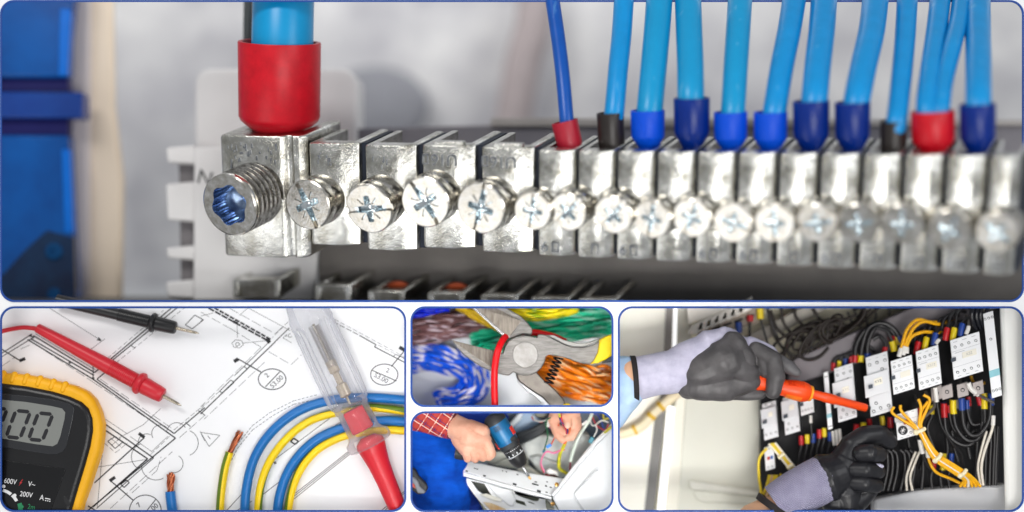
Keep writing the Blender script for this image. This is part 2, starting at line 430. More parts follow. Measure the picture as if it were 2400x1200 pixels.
put_screw('socket_screw', HM, 537, 481, 104, t, 0.2)

for x0, x1, yt, yb, s, spin, lab, stamp in big:
    xm = (x0+x1)/2
    t = thing('terminal_clamp', lab, 'terminal clamp', F1.P(xm, yb, -60), GB)
    u0, _ = F1.L(x0, 470); u1, _ = F1.L(x1, 470); _, vt = F1.L(xm, yt); _, vb = F1.L(xm, yb)
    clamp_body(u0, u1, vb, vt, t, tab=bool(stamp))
    put_screw('screw', BM, s[0], s[1], 62, t, spin, 1.0, (random.uniform(-.07, .07), random.uniform(-.07, .07)))
    if stamp:
        text_mb('U16 \u25a1' if False else 'U16', 38, F1, (u0+u1)/2-8, vt-32, 1.0, 4.0, rot=math.pi).build('stamp', M_emb, t, smooth=0)
        mb = MB(); sq = 0.0
        cu, cv = u0+17, vt-32
        for a, b, c, d in ((-8, -5, -12, 12), (4, 7, -12, 12), (-8, 7, 9, 12), (-8, 7, -12, -9)): mb.box(F1, cu+a, cu+b, cv+c, cv+d, -2, 3)
        mb.build('stamp_mark', M_emb, t, bevel=0.8)
    else:
        mb = MB()
        for i in range(9):
            a = lerp(u0+22, u0+62, random.random()); b = vt-22-26*random.random(); mb.box(F1, a, a+3, b-9*random.random()-3, b, -2, 2.4)
        tag(mb.build('stamped_marks', M_emb, t, bevel=0.8), kind='stuff')

edges = [1256, 1349, 1441, 1534, 1628, 1723, 1819, 1916, 2015, 2112, 2211, 2311, 2393]
scr = [(1248, 495), (1331, 497), (1437, 504), (1527, 513), (1621, 511), (1717, 522), (1815, 524), (1914, 524), (2011, 524), (2114, 526), (2225, 540), (2338, 545)]
who = ['thin crooked red ferrule', 'leftmost black ferrule', 'first bright blue ferrule from the left', 'leftmost navy ferrule', 'second bright blue ferrule from the left',
       'third bright blue ferrule from the left', 'second navy ferrule from the left', 'third navy ferrule from the left', 'rightmost black ferrule', 'wide red twin ferrule', 'rightmost navy ferrule', None]
for i in range(12):
    x0, x1 = edges[i], edges[i+1]; xm = (x0+x1)/2
    yt = 353+ (x0-1256)*0.012; yb = 601+(x0-1256)*0.043
    lab = 'narrow plated clamp holding the '+who[i] if who[i] else 'narrow plated clamp at the right end of the bar, partly cut off and without wire'
    t = thing('terminal_clamp', lab, 'terminal clamp', F1.P(xm, yb, -60), GB)
    u0, _ = F1.L(x0, 470); u1, _ = F1.L(x1, 470); _, vt = F1.L(xm, yt); _, vb = F1.L(xm, yb)
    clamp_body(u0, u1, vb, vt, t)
    put_screw('screw', SM, scr[i][0], scr[i][1], 58, t, random.uniform(-1.5, 1.5), 1.0, (random.uniform(-.1, .1), random.uniform(-.1, .1)))
    cv = vb+22; cu = u0+(u1-u0)*0.24
    if i in (0, 2, 4, 5, 7, 10):
        text_mb('6', 34, F1, cu, cv, 2.5, 4.5).build('stamp', M_emb, t, smooth=0)
    if i != 3:
        mb = MB(); c2 = u0+(u1-u0)*0.52
        for a, b, c, d in ((-8, -5, -11, 12), (6, 9, -11, 12), (-8, 9, 9, 12)) if i in (1,) else ((-9, -6, -11, 12), (-9, 8, 9, 12), (-9, 8, -11, -8), (5, 8, -11, 12)): mb.box(F1, c2+a, c2+b, cv+c, cv+d, 0, 5)
        mb.build('stamp_mark', M_emb, t, bevel=0.8)
    if i in (3, 10): text_mb('5', 34, F1, u0+(u1-u0)*.55, vt-46, 0.5, 5).build('stamp', M_emb, t, smooth=0)

# --- ferrules and wires
P_red = mat('ferrule_red', (205, 14, 34), 0.36, var=0.2, bump=0.12, bscale=50, spec=0.4, vscale=30)
P_red2 = mat('ferrule_crimson', (172, 26, 48), 0.4, var=0.1)
P_blk = mat('ferrule_black', (40, 34, 32), 0.35, var=0.2)
P_blu = mat('ferrule_blue', (0, 78, 214), 0.4, var=0.1, spec=0.3)
P_nav = mat('ferrule_navy', (4, 42, 128), 0.28, var=0.15, spec=0.35)
P_wire = mat('wire_sky_blue', scuff=(140, 205, 238), rgb=(10, 146, 214), rough=0.32, spec=0.5, var=0.1, vscale=25, bump=0.08, bscale=90)
P_wire2 = mat('wire_deep_blue', scuff=(140, 205, 238), rgb=(6, 82, 174), rough=0.32, spec=0.5, var=0.1, vscale=25)
P_wire3 = mat('wire_cyan_blue', scuff=(140, 205, 238), rgb=(14, 152, 206), rough=0.32, spec=0.5, var=0.08, vscale=14)
P_mark = mat('wire_print', (190, 215, 232), 0.5)
WB = -78                                              # the wires enter the clamps this far behind the front plates
WPATH = {}
def wire(ferr, fmat, wires, label, cat='wire', taper=True):
    (bx, by), (tx, ty), hw = ferr
    by -= 6; p0 = F1.P(bx, by, WB); p1 = F1.P(tx, ty, WB)
    t = thing('insulated_wire', label, cat, p0, 'blue wires plugged into the terminal bar')
    s = sc(bx); ax = (p1-p0); L = ax.length*1000; hw *= s
    mb = MB()
    prof = ([(-40, hw*.5), (L*.06, hw*.56), (L*.10, hw*.60), (L*.32, hw*.97), (L*.38, hw)] if taper else [(-14, hw*.86), (0, hw*.94), (L*.2, hw)])
    prof += [(L-2, hw*1.02), (L, hw*1.0), (L, hw*.86), (L-14, hw*.82), (L*.3, hw*.5)]
    mb.lathe(p0, ax, prof, 36, True, True)
    mb.build('ferrule', fmat, t, smooth=35)
    for pts, r, wm in wires:
        n = len(pts); P = []
        dtop = min(40, max(14, 0))
        d0 = F1.P(pts[0][0], pts[0][1], WB).y*1000
        P.append(p0.lerp(p1, 0.45))
        for i, q in enumerate(pts):
            f = i/(n-1); d = lerp(d0, max(d0, dtop), f**1.3)
            P.append(at(q[0], q[1], d))
        r0 = r*s; r1 = mm(r, P[-1].y*1000)*1000
        pp = spline(P, 8); WPATH[t] = pp
        mb = MB(); mb.tube(pp, [lerp(r0, r1, i/(len(pp)-1))/1000 for i in range(len(pp))], 28); mb.build('insulation', wm, t, smooth=50)
    return t
wire(((1337, 352), (1323, 284), 31), P_red2, [([(1328, 282), (1319, 180), (1308, 90), (1293, -12)], 17, P_wire2)], 'thin deep blue wire ending in a crooked crimson ferrule, leftmost of the thin wires', taper=False)
wire(((1434, 355), (1430, 264), 32), P_blk, [([(1440, 260), (1449, 160), (1457, 80), (1463, -12)], 23.5, P_wire)], 'sky blue wire ending in the leftmost black ferrule', taper=False)
wire(((1519, 358), (1518, 258), 40), P_blu, [([(1523, 256), (1532, 160), (1540, 70), (1546, -12)], 31, P_wire3)], 'thick blue wire ending in the leftmost bright blue ferrule', taper=True)
w4 = wire(((1622, 360), (1621, 229), 42), P_nav, [([(1619, 226), (1618, 150), (1615, 70), (1612, -12)], 31, P_wire3)], 'thick blue wire with white print, ending in the leftmost navy ferrule')
wire(((1713, 362), (1712, 262), 39), P_blu, [([(1718, 260), (1724, 160), (1730, 70), (1735, -12)], 28.5, P_wire3)], 'thick blue wire ending in the middle one of three bright blue ferrules')
wire(((1806, 364), (1806, 262), 39), P_blu, [([(1816, 258), (1832, 160), (1850, 70), (1863, -12)], 27.5, P_wire)], 'slanting blue wire ending in the rightmost bright blue ferrule')
wire(((1902, 366), (1901, 236), 42), P_nav, [([(1909, 232), (1917, 150), (1926, 70), (1932, -12)], 30.5, P_wire)], 'thick blue wire ending in the second navy ferrule from the left')
wire(((1998, 368), (1998, 239), 41), P_nav, [([(2008, 236), (2025, 150), (2043, 70), (2053, -12)], 30.5, P_wire)], 'slanting thick blue wire ending in the third navy ferrule from the left')
wire(((2094, 372), (2094, 284), 31), P_blk, [([(2102, 280), (2112, 190), (2121, 90), (2127, -12)], 24, P_wire)], 'blue wire ending in the rightmost black ferrule', taper=False)
wire(((2188, 372), (2186, 260), 50), P_red, [([(2172, 258), (2181, 170), (2194, 80), (2205, -12)], 24, P_wire), ([(2204, 256), (2213, 190), (2232, 110), (2246, 50), (2254, -12)], 21, P_wire)], 'pair of blue wires sharing one wide red ferrule')
wire(((2292, 372), (2291, 243), 41), P_nav, [([(2293, 240), (2293, 160), (2292, 80), (2291, -12)], 29, P_wire)], 'upright blue wire ending in the rightmost navy ferrule')
# white print on the fourth wire
mb = MB(); s4 = sc(1620)
for i, yy in enumerate((14, 30, 44, 60, 74, 92, 103, 158, 178, 195, 211)):
    c_p = min(WPATH[w4], key=lambda q: abs(q.z*CAM/(CAM+q.y)-(600-yy)/1000))
    fr = Fr(1200, 600, 0); fr.o = c_p+Vector((0.002*math.sin(i*2.1), -31*s4/1000*1.0-0.0006, 0))
    a = random.uniform(5, 9); b = random.uniform(1.4, 3.8); mb.prism([fr.W(-a, -b), fr.W(a*.6, -b), fr.W(a, b*.4), fr.W(-a*.4, b)], fr.ez*-0.004)
tag(mb.build('white_print', P_mark, w4, smooth=0), kind='stuff')
# the thick cable
p0 = F1.P(655, 312, -88); p1 = F1.P(655, 98, -88)
t = thing('thick_cable', 'very thick blue cable in a large red ferrule on the end block', 'cable', p0)
s = sc(655); L = (p1-p0).length*1000; hw = 96*s
mb = MB(); mb.lathe(p0, p1-p0, [(-30, hw*.6), (L*.02, hw*.64), (L*.05, hw*.72), (L*.14, hw*.95), (L*.19, hw), (L-3, hw*1.01), (L, hw), (L, hw*.9), (L-18, hw*.86), (L*.3, hw*.5)], 56)
mb.build('ferrule', P_red, t, smooth=35)
mb = MB(); mb.tube([p0.lerp(p1, 0.5), F1.P(662, 98, -88), at(665, -20, 110)], 72*s/1000, 40); mb.build('insulation', mat('cable_blue', (0, 150, 208), 0.33, var=0.05), t, smooth=50)

# --- soft things behind the bar
W_pl = mat('white_plastic', (233, 231, 230), 0.45, var=0.04, vscale=6)
W_pl2 = mat('grey_plastic', (150, 148, 150), 0.5, var=0.1)
SHIFT = 0
def px_slab(name, pts, d, thick, m, parent=None, bevel=4, label=None, cat=None):
    d += SHIFT; mb = MB()
    mb.prism([at(x, y, d) for x, y in pts], Vector((0, thick/1000, 0)))
    o = mb.build(name, m, parent, smooth=30, bevel=bevel)
    if label: tag(o, label, cat)
    return o
SHIFT = 110
t = thing('bar_support', 'white plastic support with a letter N carrying the end of the bar', 'bar support', at(600, 705, 190))
px_slab('upper_body', outline2d(455, 160, 838, 420, 38), 300, 160, W_pl, t, 10)
px_slab('front_plate', [(455, 345), (530, 345), (760, 345), (745, 600), (735, 704), (452, 704)], 205, 80, W_pl, t, 6)
for y0, y1 in ((340, 385), (425, 520), (575, 610), (655, 700)):
    px_slab('side_tab', [(388, y0+6), (456, y0), (456, y1), (392, y1-4)], 215, 60, W_pl, t, 6)
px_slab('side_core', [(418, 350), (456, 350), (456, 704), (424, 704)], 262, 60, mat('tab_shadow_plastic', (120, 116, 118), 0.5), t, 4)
fr = Fr(480, 418, 204+SHIFT); text_mb('N', 52, fr, 0, 0, 0, 2, rot=-0.25).build('letter', mat('print_black', (30, 30, 34), 0.5), t, smooth=0)

SHIFT = 230
B_blue = mat('cover_blue', (0, 86, 166), 0.25, alt=(0, 66, 138), vscale=5, spec=0.4)
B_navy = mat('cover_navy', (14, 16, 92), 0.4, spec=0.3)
B_brt = mat('cover_edge_blue', (4, 112, 216), 0.3, spec=0.3)
t = thing('blue_cover', 'glossy blue plastic breaker cover at the left edge', 'plastic cover', at(80, 705, 200))
px_slab('upper_shell', [(-90, -60), (178, -60), (168, 20), (160, 90), (157, 182), (-90, 182)], 200, 60, B_blue, t, 8)
px_slab('edge_bead', [(140, 18), (166, 22), (157, 178), (136, 178)], 196, 30, B_brt, t, 4)
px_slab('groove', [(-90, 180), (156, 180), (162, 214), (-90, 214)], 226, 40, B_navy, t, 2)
px_slab('latch_tab', [(-90, 213), (192, 216), (194, 277), (-90, 277)], 196, 70, mat('latch_blue', (12, 66, 150), 0.25, alt=(10, 50, 130), vscale=6), t, 5)
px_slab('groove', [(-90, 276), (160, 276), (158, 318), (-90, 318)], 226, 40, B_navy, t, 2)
px_slab('lower_shell', [(-90, 316), (158, 316), (164, 420), (170, 560), (178, 704), (-90, 704)], 206, 60, B_blue, t, 8)
px_slab('edge_bead', [(143, 350), (163, 350), (172, 546), (150, 546)], 202, 30, B_brt, t, 4)
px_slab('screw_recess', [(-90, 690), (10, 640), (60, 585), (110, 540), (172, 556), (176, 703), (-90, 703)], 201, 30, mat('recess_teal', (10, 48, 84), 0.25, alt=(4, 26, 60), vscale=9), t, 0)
for a, b, r in ((128, 590, 24), (128, 690, 18)):
    mb = MB(); mb.lathe(at(a, b, 203+SHIFT), (0, -1, 0), [(-8, r), (6, r), (10, r*.8), (10, r*.4), (4, r*.3)], 24); mb.build('recessed_screw', mat('blue_screw', (20, 84, 140), 0.2, 0.6), t)
t = thing('beige_upright', 'pale beige upright strip beside the blue cover', 'upright strip', at(225, 705, 320))
px_slab('front_face', [(205, -60), (262, -60), (268, 250), (288, 420), (284, 705), (208, 705)], 330, 30, mat('beige_plastic', (242, 224, 200), 0.5, var=0.03), t, 12)
px_slab('side_face', [(160, -60), (214, -60), (212, 705), (168, 705)], 322, 40, mat('lilac_plastic', (222, 212, 208), 0.5, var=0.03), t, 12)

SHIFT = 0
t = thing('cable_trunking', 'dark grey trunking running behind and below the terminal bar', 'trunking', at(1500, 700, 330))
px_slab('front_board', [(745, 560), (1240, 430), (2700, 430), (2700, 706), (748, 706)], 330, 20, mat('trunking_dark', (112, 107, 102), 0.6, alt=(92, 88, 84), vscale=4), t, 4)
px_slab('upper_board', [(790, 302), (1180, 292), (1250, 285), (2700, 292), (2700, 428), (800, 428)], 420, 20, mat('trunking_grey', (138, 134, 138), 0.6, alt=(112, 110, 118), vscale=4), t, 4)
px_slab('top_flange', [(1150, 276), (2700, 282), (2700, 294), (1150, 296)], 400, 16, mat('trunking_edge', (176, 170, 165), 0.4), t, 3)
mb = MB(); mb.sphere(at(880, 250, 1400), 0.14, 24, (1.3, 0.3, 0.95))  # blob added for the soft shadow beside the white support
tag(mb.build('grey_shade_blob', mat('shade_blob_grey', (150, 151, 158), 0.8), smooth=60), 'blurred grey blob standing in for a soft shadow behind the empty clamps', 'shade_blob')
mb = MB(); mb.tube(spline([at(1262, -60, 1300), at(1250, 60, 1300), at(1225, 150, 1300), at(1200, 300, 1300)], 6), 0.06, 20)
tag(mb.build('brown_hose', mat('hose_brown', (184, 172, 172), 0.7), smooth=60), 'blurred brownish cable hanging left of the thin deep blue wire', 'cable')
mb = MB(); mb.tube([at(583, -40, 260), at(581, 80, 260), at(582, 200, 260)], 0.012, 12)
tag(mb.build('dark_wire', mat('wire_dark', (60, 66, 68), 0.5), smooth=60), 'dark grey wire standing behind the thick blue cable', 'wire')

# --- the second bar, only its top edge in view
t = thing('lower_bar', 'blurred second terminal bar peeking over the lower edge of the large view', 'terminal bar', at(1000, 706, 120))
M_cop = mat('copper_glimpse', (190, 82, 40), 0.4, 0.6)
for i, (x, y) in enumerate(((600, 655), (780, 668), (905, 682), (1045, 686), (1170, 692), (1290, 698), (1400, 701))):
    d = 250-i*12
    fr = Fr(x, y, d, (0.966, -0.25, 0), (0, -0.2, 1), (-0.417, -0.857, -0.303))
    w = 128 if i == 0 else 96
    for a in (-w/2, w/2-16):
        mb = MB(); mb.prism([fr.W(a, 0, 0), fr.W(a+16, 0, 0), fr.W(a+16, 0, -150), fr.W(a, 0, -150)], Vector((0, 0, -0.045+i*0.005))); mb.build('clamp_wall', M_zinc, t, bevel=2.5)
    mb = MB(); mb.box(fr, -w/2, w/2, -48+i*5, 0, -24, 1); mb.build('clamp_front', M_zinc, t, bevel=3)
    if i in (2, 3):
        mb = MB(); mb.sphere(fr.W(0, -8, -60), 0.03, 16, (1, 1, .5)); mb.build('copper_strands', M_cop, t)
# ================================================================== lower left view: meter, probes and cables on a floor plan
F2 = Fr(475, 960, 88, (1, 0, 0), (0, 0.09, 1), (0, -1, 0.09))
def z1(x, y): return (x/2.475, 715+y/2.475)
def z2(x, y): return (470+x/2.4735, 715+y/2.4735)
M_paper = mat('plan_paper', (238, 238, 240), 0.75, var=0.015, bump=0.05, bscale=300)
M_ink = mat('plan_ink', (38, 38, 42), 0.7, var=0.1)
a0 = F2.L(-60, 711); a1 = F2.L(955, 1250)
mb = MB(); mb.box(F2, a0[0], a1[0], a1[1], a0[1], -3, 0)
sheet = tag(mb.build('floor_plan', M_paper, smooth=0), 'white sheet printed with a floor plan, under the meter and the cables', 'drawing')
ink = MB()
def line(pts, w, tr, dash=None, wz=0.5):
    w *= 1.25; P = [F2.L(*tr(*p), wz) for p in pts]
    for (ax, ay), (bx, by) in zip(P[:-1], P[1:]):
        L = math.hypot(bx-ax, by-ay)
        if L < 1e-6: continue
        dx, dy = (bx-ax)/L, (by-ay)/L; nx, ny = -dy*w/2, dx*w/2
        segs = [(0, L)]
        if dash:
            segs = []; t = 0
            while t < L: segs.append((t, min(L, t+dash[0]))); t += dash[0]+dash[1]
        for s0, s1 in segs:
            q = [(ax+dx*s0+nx, ay+dy*s0+ny), (ax+dx*s0-nx, ay+dy*s0-ny), (ax+dx*s1-nx, ay+dy*s1-ny), (ax+dx*s1+nx, ay+dy*s1+ny)]
            ink.add([F2.W(x, y, wz) for x, y in q], [(0, 1, 2, 3)])
def circ(c, rx, ry, w, tr, a0=0, a1=360, n=36):
    line([(c[0]+rx*math.cos(math.radians(a0+(a1-a0)*i/n)), c[1]+ry*math.sin(math.radians(a0+(a1-a0)*i/n))) for i in range(n+1)], w, tr)
T, K, H = 0.8, 2.0, 6.0; DS = (12, 5); DL = (24, 7)
for p, w, d in [([(195, 178), (548, 392)], 2.4, None), ([(180, 196), (545, 408)], 2.4, None), ([(205, 166), (552, 376)], T, None), ([(160, 200), (540, 430), (1018, 772)], 2.4, None),
                ([(562, 430), (1010, 745)], 2.2, None), ([(580, 428), (1010, 724)], T, DL), ([(195, 222), (545, 450), (948, 722)], T, DL), ([(120, 255), (195, 222)], T, DL),
                ([(548, 392), (1003, 10)], 2.4, None), ([(562, 430), (640, 366)], 2.2, None), ([(640, 330), (1040, 5)], 2.2, None), ([(590, 338), (950, 30)], T, DS), ([(672, 336), (1090, 0)], T, DS), ([(540, 350), (540, 425)], 1.6, None),
                ([(1010, 745), (1188, 595)], 2.2, None), ([(1018, 772), (500, 1200)], 2.4, None), ([(855, 893), (540, 1170)], 2.6, None), ([(890, 888), (560, 1180)], 1.6, None), ([(1010, 724), (1188, 575)], T, DS), ([(985, 760), (870, 870)], T, DS),
                ([(612, 692), (892, 888)], 2.4, None), ([(605, 722), (858, 893)], 2.6, None), ([(612, 662), (740, 748)], T, None), ([(605, 735), (565, 1170)], T, None), ([(555, 942), (852, 895)], T, None), ([(548, 1032), (838, 768)], 2.4, None),
                ([(805, 744), (838, 768)], H, None), ([(636, 1020), (668, 998)], H, None), ([(640, 1018), (772, 1132)], 2.2, None), ([(625, 790), (668, 762), (712, 795), (668, 832), (625, 790)], 1.6, None), ([(640, 770), (700, 820)], T, None), ([(700, 770), (645, 815)], T, None),
                ([(605, 800), (670, 856), (740, 800)], T, DS), ([(755, 762), (880, 850), (972, 762)], T, None), ([(690, 770), (830, 695), (932, 600)], T, None), ([(285, 16), (585, 205)], T, None), ([(570, 188), (587, 206), (562, 201)], 2.2, None), ([(525, 258), (610, 195)], T, None),
                ([(1075, 115), (1130, 58), (1180, 86), (1115, 138), (1075, 115)], 1.6, None), ([(10, 280), (185, 168)], 2.0, None), ([(10, 300), (190, 190)], 1.6, None), ([(0, 250), (120, 325)], 2.2, None), ([(112, 324), (146, 310)], H, None), ([(10, 355), (90, 300)], T, DL),
                ([(1150, 612), (1190, 640)], 1.6, None), ([(1075, 680), (1105, 705)], 1.6, None), ([(1040, 770), (1188, 640)], T, DL), ([(700, 1040), (735, 1015), (750, 1030), (720, 1058), (700, 1040)], 2, None), ([(510, 1165), (560, 1195)], 2.4, None), ([(640, 1180), (1000, 850)], T, DL), ([(765, 1090), (910, 960), (935, 880)], T, DL),
                ([(1160, 732), (1188, 790)], T, None), ([(760, 235), (785, 250)], 1.4, None)]:
    line(p, w, z1, d)
cl = [(840, 880, 78, 120, 250), (850, 795, 48, 160, 300), (930, 745, 50, 150, 320), (1025, 740, 58, 180, 330), (1075, 800, 75, -70, 70), (1010, 920, 52, -60, 110), (905, 930, 85, 60, 175)]
for x, y, r, b0, b1 in cl: circ((x, y), r, r, T+0.3, z1, b0, b1, 14)
circ((843, 1192), 92, 90, 1.6, z1); line([(790, 1270), (905, 1125)], 1.6, z1)
for x, y in ((178, 178), (192, 186), (405, 333), (540, 425)): circ((x, y), 4, 4, 3.4, z1, n=10)
for p, w, d in [([(45, 16), (400, 212)], 3.6, (16, 2.5)), ([(80, 16), (408, 200)], 3.6, (12, 2.5)), ([(380, 195), (402, 218)], 7, None), ([(190, 95), (215, 108)], 5, None), ([(432, 214), (0, 632)], 2.2, None), ([(515, 132), (430, 214)], 1.8, None), ([(400, 212), (196, 410)], 1.4, None), ([(510, 95), (415, 190)], T, DS), ([(350, 245), (0, 590)], T, DL), ([(372, 330), (20, 662)], T, DL), ([(170, 440), (0, 605)], T, DS),
                ([(110, 500), (175, 435), (195, 448), (128, 510), (110, 500)], 1.6, None), ([(250, 355), (270, 370), (290, 348)], 1.6, None), ([(194, 328), (219, 312)], 7, None), ([(218, 312), (350, 388)], 2.2, None), ([(376, 474), (460, 386)], 1.8, None), ([(990, 376), (1136, 440)], 1.8, None), ([(1106, 356), (1182, 265)], 2.2, None), ([(1152, 244), (1184, 262)], 7, None),
                ([(768, 95), (925, 178)], 1.4, (14, 4)), ([(925, 178), (1018, 230), (1008, 242), (1182, 332)], 2.0, None), ([(775, 82), (1182, 300)], T, DS), ([(1030, 232), (1182, 312)], T, DS), ([(1118, 300), (1130, 285), (1182, 308)], 1.5, None), ([(214, 190), (212, 105)], T, None), ([(246, 220), (385, 206)], T, None), ([(350, 244), (180, 140), (0, 40)], T, DL), ([(275, 16), (520, 148)], T, None), ([(170, 20), (432, 166), (500, 105)], T, DL), ([(275, 16), (225, 60)], T, None),
                ([(395, 270), (525, 346), (585, 288)], T, DL), ([(478, 190), (500, 170)], T, None), ([(478, 190), (530, 220)], T, DL), ([(0, 738), (112, 755), (50, 820), (0, 738)], T+.2, None), ([(0, 65), (75, 45)], T, None), ([(0, 95), (15, 85), (0, 75)], 1.4, None),
                ([(755, 652), (440, 888)], 1.2, None), ([(840, 660), (620, 800)], T, None), ([(862, 845), (528, 1108)], 1.2, None), ([(866, 852), (526, 1122)], 1.2, None), ([(868, 862), (522, 1140)], 1.2, None), ([(462, 1020), (355, 1104)], 1.2, None), ([(235, 1100), (150, 1192)], 1.2, None), ([(300, 1135), (210, 1192)], 1.2, None), ([(1182, 1080), (1050, 1190)], 1.2, None), ([(1182, 1090), (1068, 1190)], 1.2, None),
                ([(522, 790), (540, 772), (568, 790), (548, 808), (522, 790)], 3, None), ([(420, 910), (440, 918)], 2, None), ([(428, 922), (434, 905)], 2, None)]:
    line(p, w, z2, d)
circ((415, 430), 80, 60, 1.9, z2); circ((1065, 403), 79, 61, 1.9, z2)
line([(215+34*math.cos(math.radians(60*i+10)), 225+25*math.sin(math.radians(60*i+10))) for i in range(7)], 1.0, z2)
line([(180, 900), (215, 830), (300, 725), (420, 640), (540, 575), (645, 553)], 1.0, z2, (7, 3)); line([(205, 818), (300, 700), (400, 625), (540, 555), (675, 520)], 1.0, z2, (7, 3))
tag(ink.build('printed_lines', M_ink, sheet, smooth=0), kind='stuff')
def ptext(s, size, p, tr, rot, w=0.3): 
    u, v = F2.L(*tr(*p), w); text_mb(s, size, F2, u, v, w, 0.5, rot).build('printed_text', M_ink, sheet, smooth=0)
ptext('2', 17, (385, 408), z2, 0.75); ptext('S3.00', 17, (442, 445), z2, 0.75); ptext('2', 16, (1085, 380), z2, -0.35); ptext('S3.00', 17, (1047, 424), z2, -0.5)
ptext('D', 15, (215, 226), z2, -0.9 if False else 2.2); ptext('1', 15, (50, 768), z2, 0.7); ptext('7', 17, (805, 1160), z1, 0.75); ptext('00', 17, (898, 1172), z1, 0.75); ptext('"C', 14, (512, 182), z2, 0.5)

# --- cables
def cable2(pts, r): return spline([F2.P(x, y, r) for x, y in pts], 9)
Y_blu = mat('cable_jacket_blue', (14, 108, 182), 0.36, var=0.06, vscale=12)
Y_yel = mat('cable_jacket_yellow', (246, 208, 6), 0.38, var=0.05); Y_grn = mat('cable_jacket_green', (96, 122, 22), 0.4, var=0.1)
M_cu = mat('bare_copper', (214, 128, 92), 0.3, 0.9, alt=(170, 92, 60), vscale=60)
def cable_thing(pts, r, label, striped=False, twist=0.0, st=(0.1, 0.45), copper=None):
    P = cable2(pts, r+0.6)
    t = thing('cable', label, 'cable', P[0], 'cut cables lying on the floor plan')
    mb = MB(); mb.tube(P, r/1000*1.04, 20, stripe=st if striped else None, twist=twist); mb.build('jacket', [Y_yel, Y_grn] if striped else Y_blu, t, smooth=60)
    if copper:
        Q = [F2.P(*p, r+0.6) for p in copper]; ax = (Q[1]-Q[0]); L = ax.length; ax.normalize()
        a = ax.orthogonal().normalized(); b = ax.cross(a); mb = MB()
        for k in range(14):
            ph = 2.4*k; rr = r*0.62*math.sqrt((k+.5)/14)/1000; ll = L*random.uniform(0.86, 1.02)
            mb.tube([Q[0]+ax*(ll*i/10-0.004)+(a*math.cos(ph+i*0.25)+b*math.sin(ph+i*0.25))*rr*(1+0.03*i) for i in range(11)], r*0.17/1000, 6)
        tag(mb.build('copper_strands', M_cu, t, smooth=60), kind='stuff')
    return t
cable_thing([(573, 1215), (577, 1150), (592, 1085), (622, 1030), (668, 984), (722, 953), (790, 936), (868, 932), (956, 938)], 11, 'outer thick blue cable curving under the tester handle')
cable_thing([(603, 1215), (611, 1140), (634, 1078), (676, 1024), (724, 988), (776, 970), (850, 956), (905, 958), (956, 965)], 9.2, 'outer green and yellow cable curving between the two blue cables', True, 7, (0.05, 0.5))
cable_thing([(648, 1215), (656, 1160), (675, 1106), (706, 1062), (746, 1028), (794, 1006), (850, 990), (910, 986), (956, 989)], 11, 'inner thick blue cable curving under the tester collar')
cable_thing([(672, 1215), (684, 1150), (706, 1098), (742, 1056), (784, 1031), (824, 1018), (900, 1008), (956, 1010)], 9.2, 'inner green and yellow cable, innermost of the four curved ones', True, -6, (0.75, 1.0))
cable_thing([(514, 1215), (519, 1150), (527, 1098), (538, 1060)], 9.5, 'short green and yellow cable end with bare copper pointing up', True, 0, (0.72, 1.0), copper=[(538, 1062), (566, 1006)])
cable_thing([(407, 1220), (403, 1190), (400, 1165), (399, 1152)], 11.5, 'short blue cable end with bare copper below the cloud outline', copper=[(399, 1153), (401, 1104)])

# --- probes
R_red = mat('probe_red', (206, 38, 52), 0.38, var=0.05); R_blk = mat('probe_black', (34, 34, 36), 0.36, var=0.15)
M_needle = mat('probe_needle', (188, 178, 160), 0.22, 1.0)
def probe(a, b, prof, ribs, flange, tip, needle, m, label, lead=None):
    w = max(q for _, q in prof)/2.475+8
    p0 = F2.P(*z1(*a), w); p1 = F2.P(*z1(*b), w); ax = p1-p0; L0 = math.hypot(b[0]-a[0], b[1]-a[1]); k = ax.length*1000/L0
    t = thing('test_probe', label, 'test probe', p0)
    mb = MB(); mb.lathe(p0, ax, [(s*k, q*k) for s, q in prof], 32); mb.build('handle', m, t, smooth=40)
    pr = []; s = ribs[0]; i = 0
    while s < ribs[1]:
        q = lerp(ribs[2], ribs[3], (s-ribs[0])/(ribs[1]-ribs[0]))
        pr += [(s*k, q*k*0.93), (s*k+0.6, q*k), (s*k+2.6, q*k), (s*k+3.2, q*k*0.93)]; s += 10.5
    mb = MB(); mb.lathe(p0, ax, pr, 32); mb.build('ribbed_grip', m, t, smooth=25)
    for nm, q, mm_ in (('flange', flange, m), ('tip_sleeve', tip, m), ('needle', needle, M_needle)):
        mb = MB(); mb.lathe(p0, ax, [(s*k, r*k) for s, r in q], 32); mb.build(nm, mm_, t, smooth=40)
    if lead:
        mb = MB(); mb.tube(spline([F2.P(*z1(*q), w) for q in lead], 8), 0.0055, 14); mb.build('lead', m, t, smooth=60)
    return t
probe((212, 130), (1056, 586), [(0, 18), (6, 27), (100, 31), (300, 38), (470, 44), (490, 45)], (488, 660, 45, 45), [(655, 44), (664, 56), (674, 64), (690, 66), (698, 60), (704, 46)], [(700, 45), (712, 50), (800, 46), (828, 42), (834, 36), (834, 20)], [(830, 11), (900, 10), (930, 9), (952, 3), (956, 0.5)], R_red,
      'red test probe with ribbed grip lying across the floor plan', [(-40, 170), (20, 150), (90, 135), (150, 130), (230, 140)])
probe((330, -30), (1156, 165), [(0, 34), (200, 34), (370, 34)], (368, 560, 38, 38), [(555, 40), (562, 52), (572, 58), (584, 56), (592, 40)], [(588, 40), (600, 42), (690, 38), (705, 36), (710, 30), (710, 14)], [(706, 10), (800, 9), (826, 8), (845, 3), (849, 0.5)], R_blk,
      'black test probe lying along the top edge of the floor plan')

